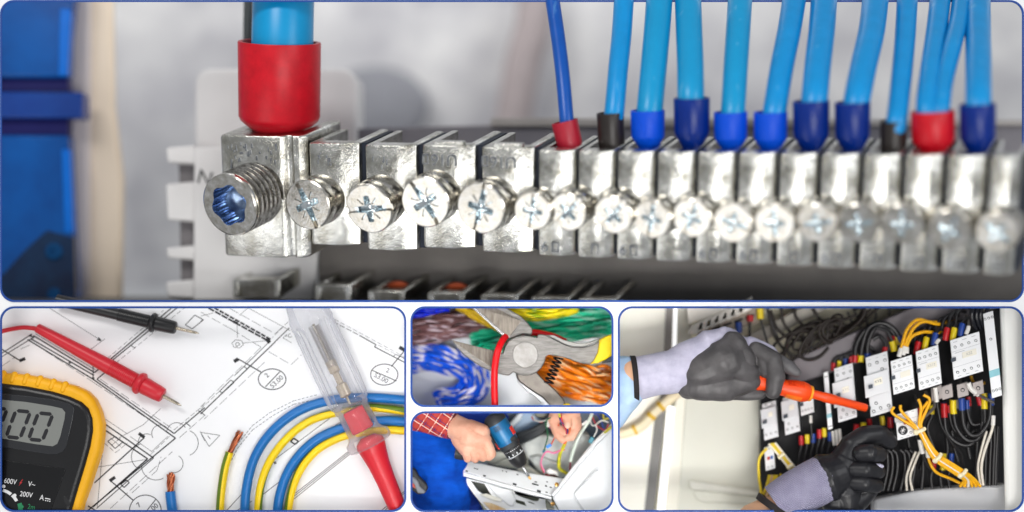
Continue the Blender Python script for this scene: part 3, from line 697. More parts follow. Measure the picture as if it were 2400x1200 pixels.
# --- digital meter
Q_yel = mat('holster_yellow', (250, 182, 10), 0.5, var=0.1, bump=0.3, bscale=160); Q_blk = mat('meter_black', (24, 24, 26), 0.32, var=0.2, bump=0.1, bscale=220)
t = thing('digital_meter', 'black digital multimeter in a yellow rubber holster at the left edge', 'multimeter', F2.P(60, 1190, 0))
def poly2(name, pts, tr, w1, w0, m, parent, bevel=0, seg=2, smooth_pts=False):
    w1 *= 0.8; w0 *= 0.8
    P = [F2.P(*tr(*p), w1) for p in pts]
    mb = MB(); mb.prism(P, F2.ez*((w0-w1)/1000)); return mb.build(name, m, parent, smooth=35, bevel=bevel, bseg=seg)
hol = poly2('holster', [(-160, 372), (0, 392), (120, 400), (240, 420), (340, 445), (430, 470), (495, 500), (540, 545), (570, 610), (590, 690), (588, 760), (575, 850), (545, 940), (510, 1050), (470, 1160), (440, 1300), (-160, 1300)], z1, 62, 0, Q_yel, t, 14, 4)
for x, y in ((20, 396), (85, 404), (158, 414), (235, 426), (312, 444), (380, 460)):
    mb = MB(); p = F2.P(*z1(x, y), 41.6); q = F2.P(*z1(x-16, y+34), 48); mb.capsule(p, 0.008, q, 0.006, 12); mb.build('grip_rib', Q_yel, hol)
body = poly2('case', [(-160, 430), (0, 452), (150, 470), (300, 500), (400, 530), (470, 562), (510, 600), (532, 660), (535, 730), (520, 820), (490, 930), (450, 1060), (415, 1180), (390, 1300), (-160, 1300)], z1, 74, 8, Q_blk, t, 12, 4)
poly2('screen_bezel', [(-160, 480), (0, 512), (150, 525), (300, 545), (395, 568), (420, 582), (430, 604), (425, 650), (405, 740), (385, 820), (365, 850), (330, 866), (280, 866), (100, 838), (-160, 800)], z1, 76, 70, mat('bezel_black', (44, 45, 48), 0.2, var=0.1, coat=0.3), t, 1.5)
lcd = poly2('screen', [(-160, 520), (0, 548), (150, 562), (300, 586), (360, 600), (378, 622), (374, 660), (350, 760), (332, 805), (305, 820), (200, 806), (0, 772), (-160, 745)], z1, 77, 72, mat('lcd_grey', (130, 132, 128), 0.3, var=0.04), t, 0.5)
M_seg = mat('lcd_segment', (34, 34, 38), 0.4)
def seg(p, q, th, parent):
    d = Vector((q[0]-p[0], q[1]-p[1])); L = d.length; d /= L; n = Vector((-d.y, d.x))*th/2; g = 4
    a = Vector(p)+d*g; b = Vector(q)-d*g; e = d*th*0.5
    poly2('digit_segment', [tuple(a), tuple(a+e+n), tuple(b-e+n), tuple(b), tuple(b-e-n), tuple(a+e-n)], z1, 77.6, 76, M_seg, parent)
for ox, oy in ((-135, -16), (0, 0), (130, 14)):
    TL, TR, ML, MR, BL, BR = [(x+ox, y+oy) for x, y in ((92, 612), (176, 620), (62, 690), (146, 698), (36, 764), (116, 772))]
    for p, q in ((TL, TR), (TL, ML), (TR, MR), (ML, BL), (MR, BR), (BL, BR)): seg(p, q, 21, lcd)
poly2('lower_panel', [(-160, 870), (0, 895), (200, 922), (372, 948), (378, 960), (345, 1060), (300, 1180), (270, 1300), (-160, 1300)], z1, 75.5, 72, mat('panel_black', (18, 18, 20), 0.24, var=0.1), t, 1)
W_pr = mat('print_white', (232, 232, 232), 0.5); G_pr = mat('print_green', (30, 130, 84), 0.5); Rd_pr = mat('print_red', (190, 40, 44), 0.5)
def mtext(s, size, p, m, rot=-0.14, sx=0.85):
    u, v = F2.L(*z1(*p), 60.8); text_mb(s, size, F2, u, v, 60.8, 0.6, rot, sx=sx).build('printed_text', m, t, smooth=0)
mtext('600V', 17, (60, 1024), W_pr); mtext('V~', 17, (184, 1040), W_pr); mtext('200V', 17, (152, 1100), W_pr); mtext('A', 18, (243, 1118), W_pr); mtext('2m', 17, (182, 1172), G_pr)
poly2('printed_mark', [(128, 1012), (112, 1034), (118, 1034), (108, 1050), (130, 1026), (122, 1026), (134, 1013)], z1, 76.2, 75, Rd_pr, t)
poly2('printed_mark', [(262, 1118), (292, 1124), (291, 1129), (261, 1123)], z1, 76.2, 75, W_pr, t)
for x in (262, 274, 286): poly2('printed_mark', [(x, 1131+(x-262)*.17), (x+7, 1132+(x-262)*.17), (x+6, 1137+(x-262)*.17), (x-1, 1136+(x-262)*.17)], z1, 76.2, 75, W_pr, t)
def arcband(a0, a1, r0, r1, m):
    n = 10; c = (-18, 1190); A = [math.radians(a0+(a1-a0)*i/n) for i in range(n+1)]
    poly2('scale_band', [(c[0]+r1*math.cos(a), c[1]-r1*.95*math.sin(a)) for a in A]+[(c[0]+r0*math.cos(a), c[1]-r0*.95*math.sin(a)) for a in reversed(A)], z1, 76.2, 75, m, t)
arcband(26, 46, 118, 136, W_pr); arcband(50, 74, 118, 136, W_pr); arcband(-10, 18, 124, 150, G_pr)
for x, y, m in ((22, 1052, W_pr), (86, 1104, W_pr), (128, 1170, G_pr)):
    mb = MB(); mb.lathe(F2.P(*z1(x, y), 60.4), F2.ez, [(0, 4), (0.9, 4)], 14); mb.build('scale_dot', m, t)
mb = MB(); mb.lathe(F2.P(*z1(-18, 1190), 60), F2.ez, [(-6, 46), (-3, 45), (-1, 40), (-1, 30), (0, 27), (1, 22)], 40); mb.build('dial', Q_blk, t)
poly2('side_notch', [(365, 1105), (385, 1112), (410, 1150), (395, 1175), (370, 1140)], z1, 74.5, 66, R_blk, t, 1)

# --- screwdriver tester with a clear handle
def z2w(x, y, w): return F2.P(*z2(x, y), w)
TW = 54
t = thing('voltage_tester', 'screwdriver tester with clear fluted handle and red shaft resting on the cables', 'voltage tester', z2w(870, 590, 0))
M_clear = mat('clear_plastic', (222, 223, 232), 0.05, var=0.02, alpha=0.05, spec=1.0)
M_tred = mat('tester_red', (205, 24, 40), 0.4, var=0.06)
A = z2w(592, -20, TW-4); B = z2w(872, 585, TW); E = z2w(990, 815, TW-6); G = z2w(1190, 1290, TW-22)
ax = (B-A); L = ax.length*1000; axn = ax.normalized(); pa = Vector((0, -1, 0)); pa = (pa-axn*pa.dot(axn)).normalized(); pb = axn.cross(pa)
def fl(t_, r, amp=0.0, n=120, lobes=10): return [A+axn*(t_/1000)+(pa*math.cos(2*math.pi*j/n)+pb*math.sin(2*math.pi*j/n))*(r*(1+amp*math.cos(lobes*2*math.pi*j/n))/1000) for j in range(n)]
mb = MB(); mb.ring_loft([fl(-14, 30), fl(-8, 40), fl(4, 44), fl(20, 47), fl(40, 52, .01), fl(54, 52, .03), fl(62, 47, .09), fl(80, 46, .14), fl(L-60, 46, .14), fl(L-20, 46, .10), fl(L-8, 46, .03), fl(L-2, 42), fl(L, 38)])
mb.build('clear_handle', M_clear, t, smooth=40)
mb = MB(); N = 260
mb.tube([A+axn*((64+110*i/N)/1000)+(pa*math.cos(i*0.75)+pb*math.sin(i*0.75))*0.014 for i in range(N)], 0.0009, 6); mb.build('spring', mat('spring_steel', (205, 200, 194), 0.25, 1.0), t, smooth=60)
mb = MB(); mb.lathe(A+axn*0.155, axn, [(0, 6), (2, 13), (30, 13), (34, 8), (60, 8), (64, 14), (92, 14), (96, 6)], 20); mb.build('neon_lamp', mat('neon_glass', (205, 190, 170), 0.15, 0.3), t)
mb = MB(); mb.tube([A+axn*0.06, A+axn*((L-4)/1000)], 0.0035, 10); mb.build('contact_rod', M_needle, t)
ax2 = (E-B); L2 = ax2.length*1000
mb = MB(); mb.lathe(B, ax2, [(-14, 36), (-6, 42), (4, 43), (10, 39), (L2*.35, 40), (L2*.62, 40), (L2*.7, 44), (L2*.78, 54), (L2*.9, 56), (L2*.98, 52), (L2*1.02, 40)], 48); mb.build('clear_collar', M_clear, t, smooth=40)
mb = MB(); mb.lathe(B, ax2, [(8, 20), (10, 29), (L2*.6, 31), (L2*.62, 24)], 6, ref=(0, -1, 0.2)); mb.build('hex_core', M_tred, t, smooth=0, bevel=2)
ax3 = G-E; L3 = ax3.length*1000
mb = MB(); mb.lathe(E-ax3.normalized()*0.012, ax3, [(-12, 18), (0, 33), (10, 35), (30, 31), (60, 26), (100, 23), (L3, 20)], 40); mb.build('red_shaft', M_tred, t, smooth=50)
for o_ in t.children: clip(o_, top=714)
# ================================================================== upper middle view: cutters and bundles of twisted wire
def z3(x, y): return (960+x/5.0, 715+y/5.0)
tb = Fr(1200, 836, 262)
mb = MB(); a = tb.L(958, 714); b = tb.L(1442, 958); mb.box(tb, a[0], b[0], b[1], a[1], -8, 0)
tag(mb.build('white_table', mat('table_white', (238, 241, 246), 0.5, var=0.02), smooth=0), kind='structure')
F3 = Fr(1230, 830, 70, (1, 0.06, 0), (0, 0.08, 1), (0.06, -1, 0.08))
M_forg = mat('forged_steel', (164, 160, 156), 0.36, 0.9, alt=(132, 129, 126), vscale=30, bump=0.5, bscale=500, stretch=(1, 1, 6))
M_forg2 = mat('forged_steel_dark', (128, 122, 116), 0.42, 0.9, alt=(104, 99, 93), vscale=30, bump=0.4, bscale=420)
M_blade = mat('ground_blade', (150, 142, 132), 0.3, 0.9, alt=(112, 103, 94), vscale=24, bump=0.4, bscale=350, stretch=(8, 1, 1))
def poly3(name, pts, w1, w0, m, parent, bevel=0, seg=2, k=0):
    P = [F3.P(*z3(*p), w1) for p in pts]
    if k: P = spline(P, k, True)
    mb = MB(); mb.prism(P, F3.ez*((w0-w1)/1000)); return mb.build(name, m, parent, smooth=35, bevel=bevel, bseg=seg)
t = thing('cutting_pliers', 'steel diagonal cutters with yellow grips, jaws open round a red wire', 'pliers', F3.P(*z3(1355, 580), -20))
# rear half: upper jaw and lower handle
poly3('upper_jaw', [(735, 30), (1095, 362), (1160, 400), (1210, 385), (1330, 340), (1432, 352), (1442, 282), (1385, 205), (1295, 122), (1180, 58), (1060, 0), (900, -60), (700, -40)], -1, -26, M_forg, t, 2.5)
def sloped(name, pts, ws, m, back=-8):
    P = [F3.P(*z3(*p), w) for p, w in zip(pts, ws)]; mb = MB(); mb.prism(P, F3.ez*(back/1000)); return mb.build(name, m, t, smooth=0, bevel=0.8)
sloped('upper_bevel', [(770, 20), (960, 10), (1308, 186), (1162, 378)], [0.3, 1.5, 6, 0.6], M_blade)
mb = MB(); mb.prism([F3.P(*z3(*p), 2.0) for p in ((738, 36), (772, 36), (1120, 348), (1094, 362))], F3.ez*-0.01); mb.build('upper_edge', mat('cutting_edge', (222, 220, 220), 0.25, 1.0), t, bevel=0.6)
poly3('lower_handle', [(1250, 800), (1330, 760), (1480, 770), (1545, 850), (1700, 985), (1800, 1095), (1850, 1200), (1875, 1260), (1690, 1260), (1640, 1170), (1560, 1085), (1390, 975), (1290, 900), (1262, 855)], -3, -26, M_forg2, t, 3)
poly3('lower_handle_side', [(1262, 858), (1290, 900), (1390, 975), (1560, 1085), (1640, 1170), (1690, 1260), (1610, 1260), (1560, 1165), (1480, 1080), (1360, 990), (1270, 905)], -14, -30, mat('polished_side', (214, 216, 220), 0.3, 0.8), t, 1.5)
poly3('lower_grip', [(1800, 1160), (1870, 1150), (1960, 1260), (1800, 1260)], 2, -30, mat('grip_yellow', (238, 206, 8), 0.35, var=0.05), t, 3)
# front half: lower jaw, joint and upper handle
poly3('front_half', [(495, 408), (620, 448), (800, 492), (985, 530), (1058, 565), (1095, 562), (1112, 500), (1160, 414), (1240, 370), (1330, 352), (1430, 364), (1488, 384), (1500, 352), (1530, 338), (1600, 352), (1700, 402), (1800, 455), (1900, 490), (2040, 495), (2160, 460), (2260, 400),
                     (2230, 620), (2120, 690), (2045, 690), (1950, 664), (1820, 615), (1640, 582), (1600, 598), (1585, 650), (1550, 725), (1490, 786), (1400, 824), (1310, 826), (1215, 782), (1198, 800), (1165, 826), (1100, 818), (1035, 800), (940, 766), (840, 725), (740, 660), (640, 585), (560, 505)], 16, -4, M_forg, t, 3, 3)
sloped('lower_bevel', [(498, 412), (985, 534), (948, 722), (760, 600), (590, 480)], [16.4, 17.5, 22, 19.5, 17.5], M_blade)
poly3('handle_side', [(1600, 352), (1700, 402), (1800, 455), (1900, 490), (2040, 495), (2250, 410), (2240, 380), (2100, 440), (1950, 445), (1800, 405), (1690, 350)], 4, -16, mat('polished_side2', (168, 166, 162), 0.3, 0.9), t, 1.5)
mb = MB(); c = F3.P(*z3(1355, 582), 15); mb.lathe(c, F3.ez, [(0, 30.5), (1.6, 30.3), (2.2, 29.6), (2.2, 1)], 56); mb.build('rivet', mat('rivet_steel', (160, 157, 154), 0.34, 0.9, alt=(136, 133, 130), vscale=40, bump=0.5, bscale=500, stretch=(1, 8, 1)), t, smooth=30)
mb = MB(); mb.lathe(c-F3.ez*0.001, F3.ez, [(0, 31.4), (1.3, 31.4), (1.3, 30.6)], 56); mb.build('rivet_seam', mat('seam_dark', (50, 48, 46), 0.5), t, smooth=30)
mb = MB(); mb.lathe(F3.P(*z3(1355, 588), -5), F3.ez, [(0, 49), (8, 49)], 56); mb.build('joint_disc', mat('joint_black', (30, 28, 28), 0.5), t, smooth=30)
mb = MB(); N = 150; p0 = F3.P(*z3(1748, 612), 2); p1 = F3.P(*z3(1628, 920), -2); ax = (p1-p0).normalized(); pb = F3.ez.cross(ax).normalized()
mb.tube([p0.lerp(p1, i/N)+pb*(0.0105*math.cos(i/N*2*math.pi*6.5))+F3.ez*(0.0095*math.sin(i/N*2*math.pi*6.5)) for i in range(N+1)], 0.0022, 8); mb.build('spring', mat('spring_black', (26, 26, 30), 0.25, 0.5), t, smooth=60)
poly3('upper_grip', [(2232, 405), (2300, 368), (2420, 320), (2420, 560), (2290, 645), (2215, 680), (2115, 692), (2160, 650), (2205, 560)], 24, -18, mat('grip_yellow', (238, 206, 8), 0.35), t, 6, 3)
poly3('grip_base', [(2420, 520), (2420, 660), (2262, 684), (2330, 600)], 18, -18, mat('grip_grey', (62, 66, 74), 0.5), t, 4)
# red wire held in the jaws
RW = mat('wire_red', (226, 8, 22), 0.35, var=0.04)
mb = MB(); mb.tube(spline([F3.P(*z3(1002, 1240), 28), F3.P(*z3(996, 1080), 29), F3.P(*z3(993, 900), 30), F3.P(*z3(1000, 720), 32), F3.P(*z3(1030, 550), 29), F3.P(*z3(1080, 430), 14), F3.P(*z3(1150, 350), -12), F3.P(*z3(1290, 312), -34), F3.P(*z3(1440, 322), -40), F3.P(*z3(1560, 338), -42), F3.P(*z3(1700, 375), -46), F3.P(*z3(1820, 430), -60)], 8), 0.0082, 20)
tag(mb.build('red_wire', RW, smooth=60), 'single red wire bent through the jaws of the cutters', 'wire')
# bundles of twisted pairs on the table
def bundle(label, path, width, n, ca, cb, r=5.6, dz=40, twist=70, base=240, name='wire_bundle', seed=1, closed=False):
    rnd = random.Random(seed)
    C_ = [Vector((*z3(*p), 0)) for p in path]; S = spline(C_, 6)
    t = thing(name, label, 'wire bundle', at(S[0].x, S[0].y, base), 'bundles of twisted wire behind the cutters')
    for i in range(n):
        off = (i+0.5)/n*2-1; off += rnd.uniform(-.12, .12); ph = rnd.uniform(0, 6.28); am = rnd.uniform(0.03, 0.12); h = rnd.uniform(0, dz)*(1-0.5*off*off)
        P = []
        for j, c in enumerate(S):
            a = S[max(0, j-1)]; b = S[min(len(S)-1, j+1)]; d = (b-a).normalized(); nrm = Vector((-d.y, d.x, 0))
            w = width/5*(1+0.1*math.sin(j*.4+ph))
            q = c+nrm*(w/2*(off+am*math.sin(j*0.55+ph)))
            P.append(at(min(1440, max(960, q.x)), min(956, max(716, q.y)), base-8-h-6*math.sin(j*.7+ph)))
        mb = MB(); mb.tube(P, r/1000, 8, stripe=(0, 0.2), twist=twist*rnd.uniform(.8, 1.2)); mb.build('twisted_wire', [ca, cb], t, smooth=60)
    return t
tb_ = lambda n, c, v=0.08: mat(n, c, 0.4, var=v)
wwh = tb_('strand_white', (226, 222, 232))
bundle('bundle of blue and white twisted wires curving down on the left', [(-60, 640), (120, 620), (330, 640), (560, 690), (720, 790), (770, 920), (690, 1030), (560, 1090), (420, 1130), (330, 1165)], 280, 30, tb_('strand_blue', (0, 90, 230)), wwh, r=4.6, seed=3)
bundle('bundle of brown and pale twisted wires on the upper left', [(-60, 350), (150, 300), (400, 260), (650, 220), (900, 190), (1100, 160)], 310, 32, tb_('strand_brown', (122, 84, 84)), tb_('strand_pale', (205, 186, 194)), r=4.2, seed=4)
bundle('bundle of green and white twisted wires on the upper right', [(720, 430), (1000, 380), (1400, 300), (1700, 240), (2000, 200), (2460, 130)], 410, 42, tb_('strand_green', (16, 192, 146)), tb_('strand_mint', (150, 212, 190)), r=4.4, seed=5)
bundle('bundle of orange twisted wires on the lower right', [(1380, 700), (1600, 760), (1850, 840), (2100, 900), (2300, 940), (2460, 965)], 400, 36, tb_('strand_orange', (255, 142, 10)), tb_('strand_peach', (255, 204, 150)), r=4.8, seed=6, base=180)
bundle('plain yellow wires crossing behind the upper jaw', [(560, -10), (760, 80), (950, 190), (1100, 260)], 130, 4, tb_('strand_yellow', (196, 160, 8)), tb_('strand_yellow', (196, 160, 8)), r=8, seed=7, base=190)
bundle('bundle of yellow wires along the top edge above the green bundle', [(1080, 20), (1300, 70), (1480, 90), (1750, 60), (1950, 0)], 150, 6, tb_('strand_yellow2', (236, 216, 10)), tb_('strand_lime', (150, 170, 10)), r=7, seed=8, base=196)
bundle('dark blue wires in the upper left corner above the brown bundle', [(-40, 110), (150, 70), (330, 30), (460, 10)], 90, 5, tb_('strand_navy', (8, 34, 190)), tb_('strand_navy', (8, 34, 190)), r=7, seed=9, base=196)
# ================================================================== lower middle view: a drill at work on an opened appliance
def z4(x, y): return (960+x/5.0, 960+y/5.0)
def p4(x, y, d): return at(*z4(x, y), d)
def slab4(name, pts, d, thick, m, parent=None, bevel=2, seg=2):
    """outline with one depth for all corners or one for each"""
    P = [p4(p[0], p[1], p[2] if len(p) > 2 else d) for p in pts]
    mb = MB(); mb.prism(P, Vector((0, thick/1000, 0))); return mb.build(name, m, parent, smooth=35, bevel=bevel, bseg=seg)
tb = Fr(1200, 1080, 330)
mb = MB(); a = tb.L(958, 959); b = tb.L(1442, 1230); mb.box(tb, a[0], b[0], b[1], a[1], -8, 0)
tag(mb.build('workshop_wall', mat('workshop_pale', (206, 224, 226), 0.6, var=0.06), smooth=0), kind='structure')
# --- the appliance
K_wh = mat('enamel_white', (232, 234, 236), 0.3, var=0.03, vscale=8, alt=(222, 224, 224)); K_cr = mat('old_plastic', (206, 208, 194), 0.45, var=0.1, vscale=10)
K_dk = mat('tub_slate', (74, 90, 106), 0.45, var=0.25, vscale=8); K_con = mat('ballast_concrete', (206, 209, 205), 0.85, alt=(168, 174, 172), vscale=24, bump=0.6, bscale=60)
t = thing('washing_machine', 'opened white washing machine with its side panel leaning right', 'washing machine', p4(1500, 1200, 120))
slab4('tub_cavity', [(1010, 100), (1330, 20), (2420, 20), (2420, 700), (1500, 900), (900, 700)], 235, 20, K_dk, t)
slab4('tub_rim', [(1110, 250), (1290, 60), (1330, 20), (1440, 20), (1560, 130), (1480, 230), (1250, 330)], 205, 18, mat('tub_blue_grey', (120, 148, 178), 0.35), t, 4)
slab4('tub_edge', [(1130, 215), (1285, 40), (1335, 40), (1300, 120), (1170, 250)], 196, 10, mat('tub_white', (214, 222, 226), 0.35), t, 3)
for i, (o1, r) in enumerate(((0, 8), (48, 7), (86, 6.5))):
    mb = MB(); mb.tube(spline([p4(1190, 330+o1*.7, 182), p4(1300, 290+o1, 176), p4(1420, 250+o1*.9, 170), p4(1540, 190+o1*.8, 166), p4(1660, 110+o1*.5, 170)], 6), r/1000, 12); mb.build('hose', mat('hose_black', (34, 38, 42), 0.4), t, smooth=60)
slab4('ballast', [(1300, 420), (1500, 285), (1620, 300), (1720, 330), (1960, 255), (2080, 280), (2130, 350), (2190, 400), (2080, 560), (1900, 740), (1700, 860), (1540, 800), (1440, 640), (1380, 560)], 168, 60, K_con, t, 8, 3)
slab4('ballast_step', [(1390, 560), (1500, 520), (1760, 640), (1850, 700), (1760, 800), (1600, 790), (1500, 720)], 156, 30, K_con, t, 8, 3)
slab4('inner_shelf', [(720, 560), (900, 520), (1180, 480), (1330, 420), (1380, 560), (1400, 680), (1250, 700), (1000, 660)], 180, 30, K_cr, t, 5)
slab4('detergent_duct', [(1240, 690), (1400, 665), (1530, 760), (1640, 830), (1500, 860), (1280, 770)], 150, 26, mat('old_plastic_light', (222, 224, 208), 0.4, var=0.06), t, 5)
slab4('inner_rib', [(980, 640), (1140, 560), (1165, 580), (1010, 665)], 172, 18, K_cr, t, 3)
# top rail: a folded strip, its rear edge deeper
rail = slab4('top_rail', [(568, 712, 92), (690, 602, 108), (1200, 712, 104), (1810, 812, 90), (1668, 1018, 62)], 0, 8, K_wh, t, 2.5)
slab4('rail_fold', [(568, 716, 92), (1666, 1024, 62), (1664, 1062, 62), (600, 775, 92)], 0, 6, K_wh, t, 2)
K_hole = mat('hole_dark', (38, 42, 44), 0.7)
def hole4(x, y, w, h, sl=0.27):
    d = 92-(x-568)/1100*30
    k = max(0, (712+(x-568)*0.28-y)/110)*16
    P = [p4(x-w, y-h-w*sl, d+k-2.2), p4(x+w, y-h+w*sl, d+k-2.2), p4(x+w*.9, y+h+w*sl, d+k-2.2), p4(x-w*1.1, y+h-w*sl, d+k-2.2)]
    mb = MB(); mb.prism(P, Vector((0, 0.003, 0))); mb.build('slot', K_hole, rail, smooth=0)
for h in ((670, 722, 14, 7), (780, 694, 26, 4), (878, 778, 15, 9), (1090, 720, 6, 5), (1135, 730, 8, 4), (1265, 762, 10, 5), (1232, 876, 22, 11), (1475, 878, 38, 6), (1516, 958, 22, 12), (1600, 896, 12, 8), (1612, 848, 10, 5), (1480, 848, 14, 4), (1606, 970, 12, 5), (1655, 912, 12, 5)): hole4(*h)
holes = [[(1205, 912), (1330, 950), (1505, 992), (1520, 1050), (1500, 1072), (1450, 1070), (1300, 1020), (1240, 990)], [(1232, 1046), (1345, 1078), (1370, 1130), (1250, 1094)], [(1588, 1040), (1640, 1080), (1690, 1140), (1715, 1230), (1625, 1230), (1600, 1150)],
         [(715, 832), (880, 868), (925, 950), (965, 1010), (860, 990), (800, 950)], [(1385, 1070), (1450, 1090), (1475, 1112), (1395, 1090)]]
holed_plate('front_frame', [[z4(*p) for p in ((612, 786), (1662, 1064), (1690, 1100), (1780, 1240), (975, 1240), (880, 1140), (760, 1000))]]+[[z4(*p) for p in h] for h in holes], 104, 5, K_wh, t)
slab4('frame_leg', [(880, 850), (1060, 900), (1190, 930), (1250, 1060), (1215, 1140), (1160, 1130), (1010, 1010)], 97, 10, K_wh, t, 4)
slab4('rusty_edge', [(860, 1085), (960, 1100), (1130, 1170), (1120, 1240), (1000, 1240)], 96, 6, mat('rust_stain', (198, 152, 92), 0.6, alt=(226, 220, 190), vscale=22), t, 2)
slab4('lower_lip', [(820, 1000), (900, 985), (1080, 1050), (1075, 1085), (960, 1060)], 96, 6, mat('stained_enamel', (222, 216, 190), 0.4, alt=(232, 232, 226), vscale=14), t, 2)
slab4('inner_drum', [(640, 760), (1700, 1000), (1780, 1240), (900, 1240)], 150, 20, mat('drum_olive', (150, 154, 128), 0.4, alt=(70, 74, 66), vscale=6), t)
side = slab4('side_panel', [(1668, 1028, 58), (1900, 742, 84), (2180, 404, 118), (2300, 290, 128), (2440, 150, 140), (2440, 1240, 60), (1785, 1240, 40)], 0, 10, K_wh, t, 5, 3)
mb = MB(); mb.tube([p4(1672, 1010, 54), p4(1900, 722, 80), p4(2180, 384, 114), p4(2300, 270, 124), p4(2440, 130, 136)], [0.004, 0.005, 0.006, 0.006, 0.006], 10); mb.build('panel_edge', K_wh, side, smooth=60)
mb = MB(); mb.tube(spline([p4(2210, 718, 71), p4(2180, 722, 73), p4(2060, 850, 66), p4(1955, 960, 59), p4(1938, 1005, 56), p4(1960, 1060, 53), p4(2060, 1200, 48)], 6), 0.0016, 8); mb.build('pressed_groove', mat('enamel_groove', (206, 208, 210), 0.35), side, smooth=60)
for x, y in ((1722, 878), (1676, 1106)):
    mb = MB(); mb.lathe(p4(x, y, 56), (0.1, -1, 0.3), [(0, 5), (3, 5), (4, 2.5), (7, 2.5), (8, 1)], 12); mb.build('brass_bolt', mat('brass', (190, 146, 84), 0.3, 0.9), t)
v = thing('inlet_valve', 'white and brown inlet valve behind the rail corner', 'valve', p4(1660, 830, 120))
slab4('valve_cap', [(1590, 730), (1640, 690), (1740, 730), (1750, 790), (1690, 800)], 116, 16, mat('valve_white', (236, 234, 230), 0.4), v, 3)
slab4('valve_body', [(1630, 760), (1700, 760), (1760, 800), (1740, 835), (1630, 835)], 112, 16, mat('valve_brown', (74, 46, 40), 0.4), v, 3)
mb = MB(); mb.lathe(p4(1620, 790, 108), (-0.6, -0.5, 0.3), [(0, 7), (6, 7), (6, 4), (2, 4)], 16); mb.build('valve_port', mat('valve_red', (150, 60, 60), 0.4), v)
# --- harness wires
def wire4(pts, r, m, label, ends=(), name='harness_wire', cat='wire'):
    mb = MB(); mb.tube(spline([p4(*p) for p in pts], 7), r/1000, 9); o = mb.build('conductor' if ends else name, m, None, smooth=60)
    if not ends: return tag(o, label, cat, 'wires hanging in the opened appliance')
    t_ = thing(name, label, cat, p4(*pts[-1]), 'wires hanging in the opened appliance'); bpy.data.objects.remove(o)
    mb = MB(); mb.tube(spline([p4(*p) for p in pts], 7), r/1000, 9); mb.build('conductor', m, t_, smooth=60)
    for nm, c, (w, h), a, m2 in ends:
        ca, sa = math.cos(a), math.sin(a); mb = MB(); q = [(-w, -h), (w, -h), (w, h), (-w, h)]
        mb.prism([p4(c[0]+x*ca-y*sa, c[1]+x*sa+y*ca, c[2]) for x, y in q], Vector((0, 0.008, 0))); mb.build(nm, m2, t_, bevel=1.2)
    return t_
c_ = lambda n, rgb: mat('harness_'+n, rgb, 0.4, var=0.1)
teal = c_('teal', (0, 118, 138)); skyb = c_('connector_blue', (24, 130, 224)); yl = mat('harness_yellow', (206, 190, 30), 0.45, alt=(140, 150, 20), vscale=70)
wire4([(1760, 40, 112), (1740, 90, 108), (1640, 100, 104), (1595, 160, 104), (1620, 300, 108), (1590, 430, 112), (1578, 480, 116)], 1.6, c_('green', (20, 100, 60)), 'thin dark green wire ending in a small teal connector', [('connector', (1574, 488, 114), (14, 22), 0.4, teal)])
wire4([(1750, 170, 98), (1720, 240, 98), (1700, 320, 100), (1660, 410, 104)], 1.6, c_('redor', (214, 74, 44)), 'thin orange wire ending in a bright blue connector', [('connector', (1632, 428, 102), (34, 18), -0.55, skyb)])
wire4([(1850, 300, 90), (1810, 420, 96), (1770, 500, 104), (1750, 600, 110), (1760, 690, 116), (1860, 760, 124)], 4.4, yl, 'thick yellow sleeved harness running down past the ballast')
wire4([(2140, 40, 110), (2100, 130, 106), (1990, 300, 106), (1920, 470, 110), (1885, 610, 114)], 4.2, c_('pale', (206, 218, 206)), 'pale sleeved cable running down right of the hand', [('conductor_tail', (1882, 665, 114), (11, 55), 0.05, c_('maroon', (130, 40, 60))), ('tie', (2050, 160, 100), (12, 40), 0.9, c_('tie_white', (226, 228, 224)))])
wire4([(1830, 420, 96), (1760, 480, 100), (1690, 510, 104), (1610, 490, 106), (1560, 550, 108), (1540, 630, 110), (1580, 730, 114)], 2.2, c_('pink', (222, 118, 158)), 'pink wire looping down to the inlet valve')
wire4([(1820, 470, 99), (1760, 478, 103), (1690, 502, 107), (1600, 500, 109), (1550, 580, 111), (1536, 650, 113), (1572, 740, 117)], 1.6, c_('orange', (226, 96, 54)), 'orange wire running beside the pink looping wire')
wire4([(1770, 30, 84), (1790, 150, 84), (1840, 260, 86), (1810, 400, 92)], 2.2, c_('red', (196, 34, 40)), 'red wire held in the raised hand')
wire4([(1750, 30, 86), (1770, 130, 84), (1850, 230, 84), (1830, 390, 92)], 2.0, c_('navy', (30, 40, 120)), 'dark blue wire held in the raised hand')
wire4([(1880, 215, 82), (1860, 300, 86), (1822, 400, 92)], 2.2, c_('orange2', (224, 110, 40)), 'short orange wire below the raised hand')
wire4([(1750, 40, 80), (1765, 90, 80)], 3.0, yl, 'short yellow wire above the raised fingers')
wire4([(1640, 130, 120), (1700, 150, 116), (1790, 100, 112)], 2.0, c_('white', (214, 214, 206)), 'white wire arching behind the raised hand', [('connector', (1640, 170, 116), (30, 40), 0.2, c_('conn_white', (220, 222, 214)))])
wire4([(1640, 200, 112), (1680, 215, 110), (1760, 180, 106)], 2.6, c_('pink2', (214, 100, 140)), 'short pink wire at the white connector')
wire4([(1440, 60, 150), (1480, 130, 146), (1580, 130, 142), (1650, 90, 140)], 1.8, c_('grey', (186, 190, 186)), 'pale wire left of the raised hand')
wire4([(1430, 80, 154), (1460, 120, 152), (1560, 150, 150)], 1.8, c_('red3', (180, 50, 50)), 'red wire left of the raised hand')
wire4([(2110, 110, 130), (2150, 190, 128), (2250, 130, 126), (2330, 150, 124)], 1.8, c_('white2', (210, 212, 206)), 'white wire crossing near the upper right corner')
wire4([(2130, 60, 128), (2190, 180, 128), (2290, 240, 126), (2330, 170, 124)], 1.8, c_('red4', (178, 44, 52)), 'red wire looping near the upper right corner')
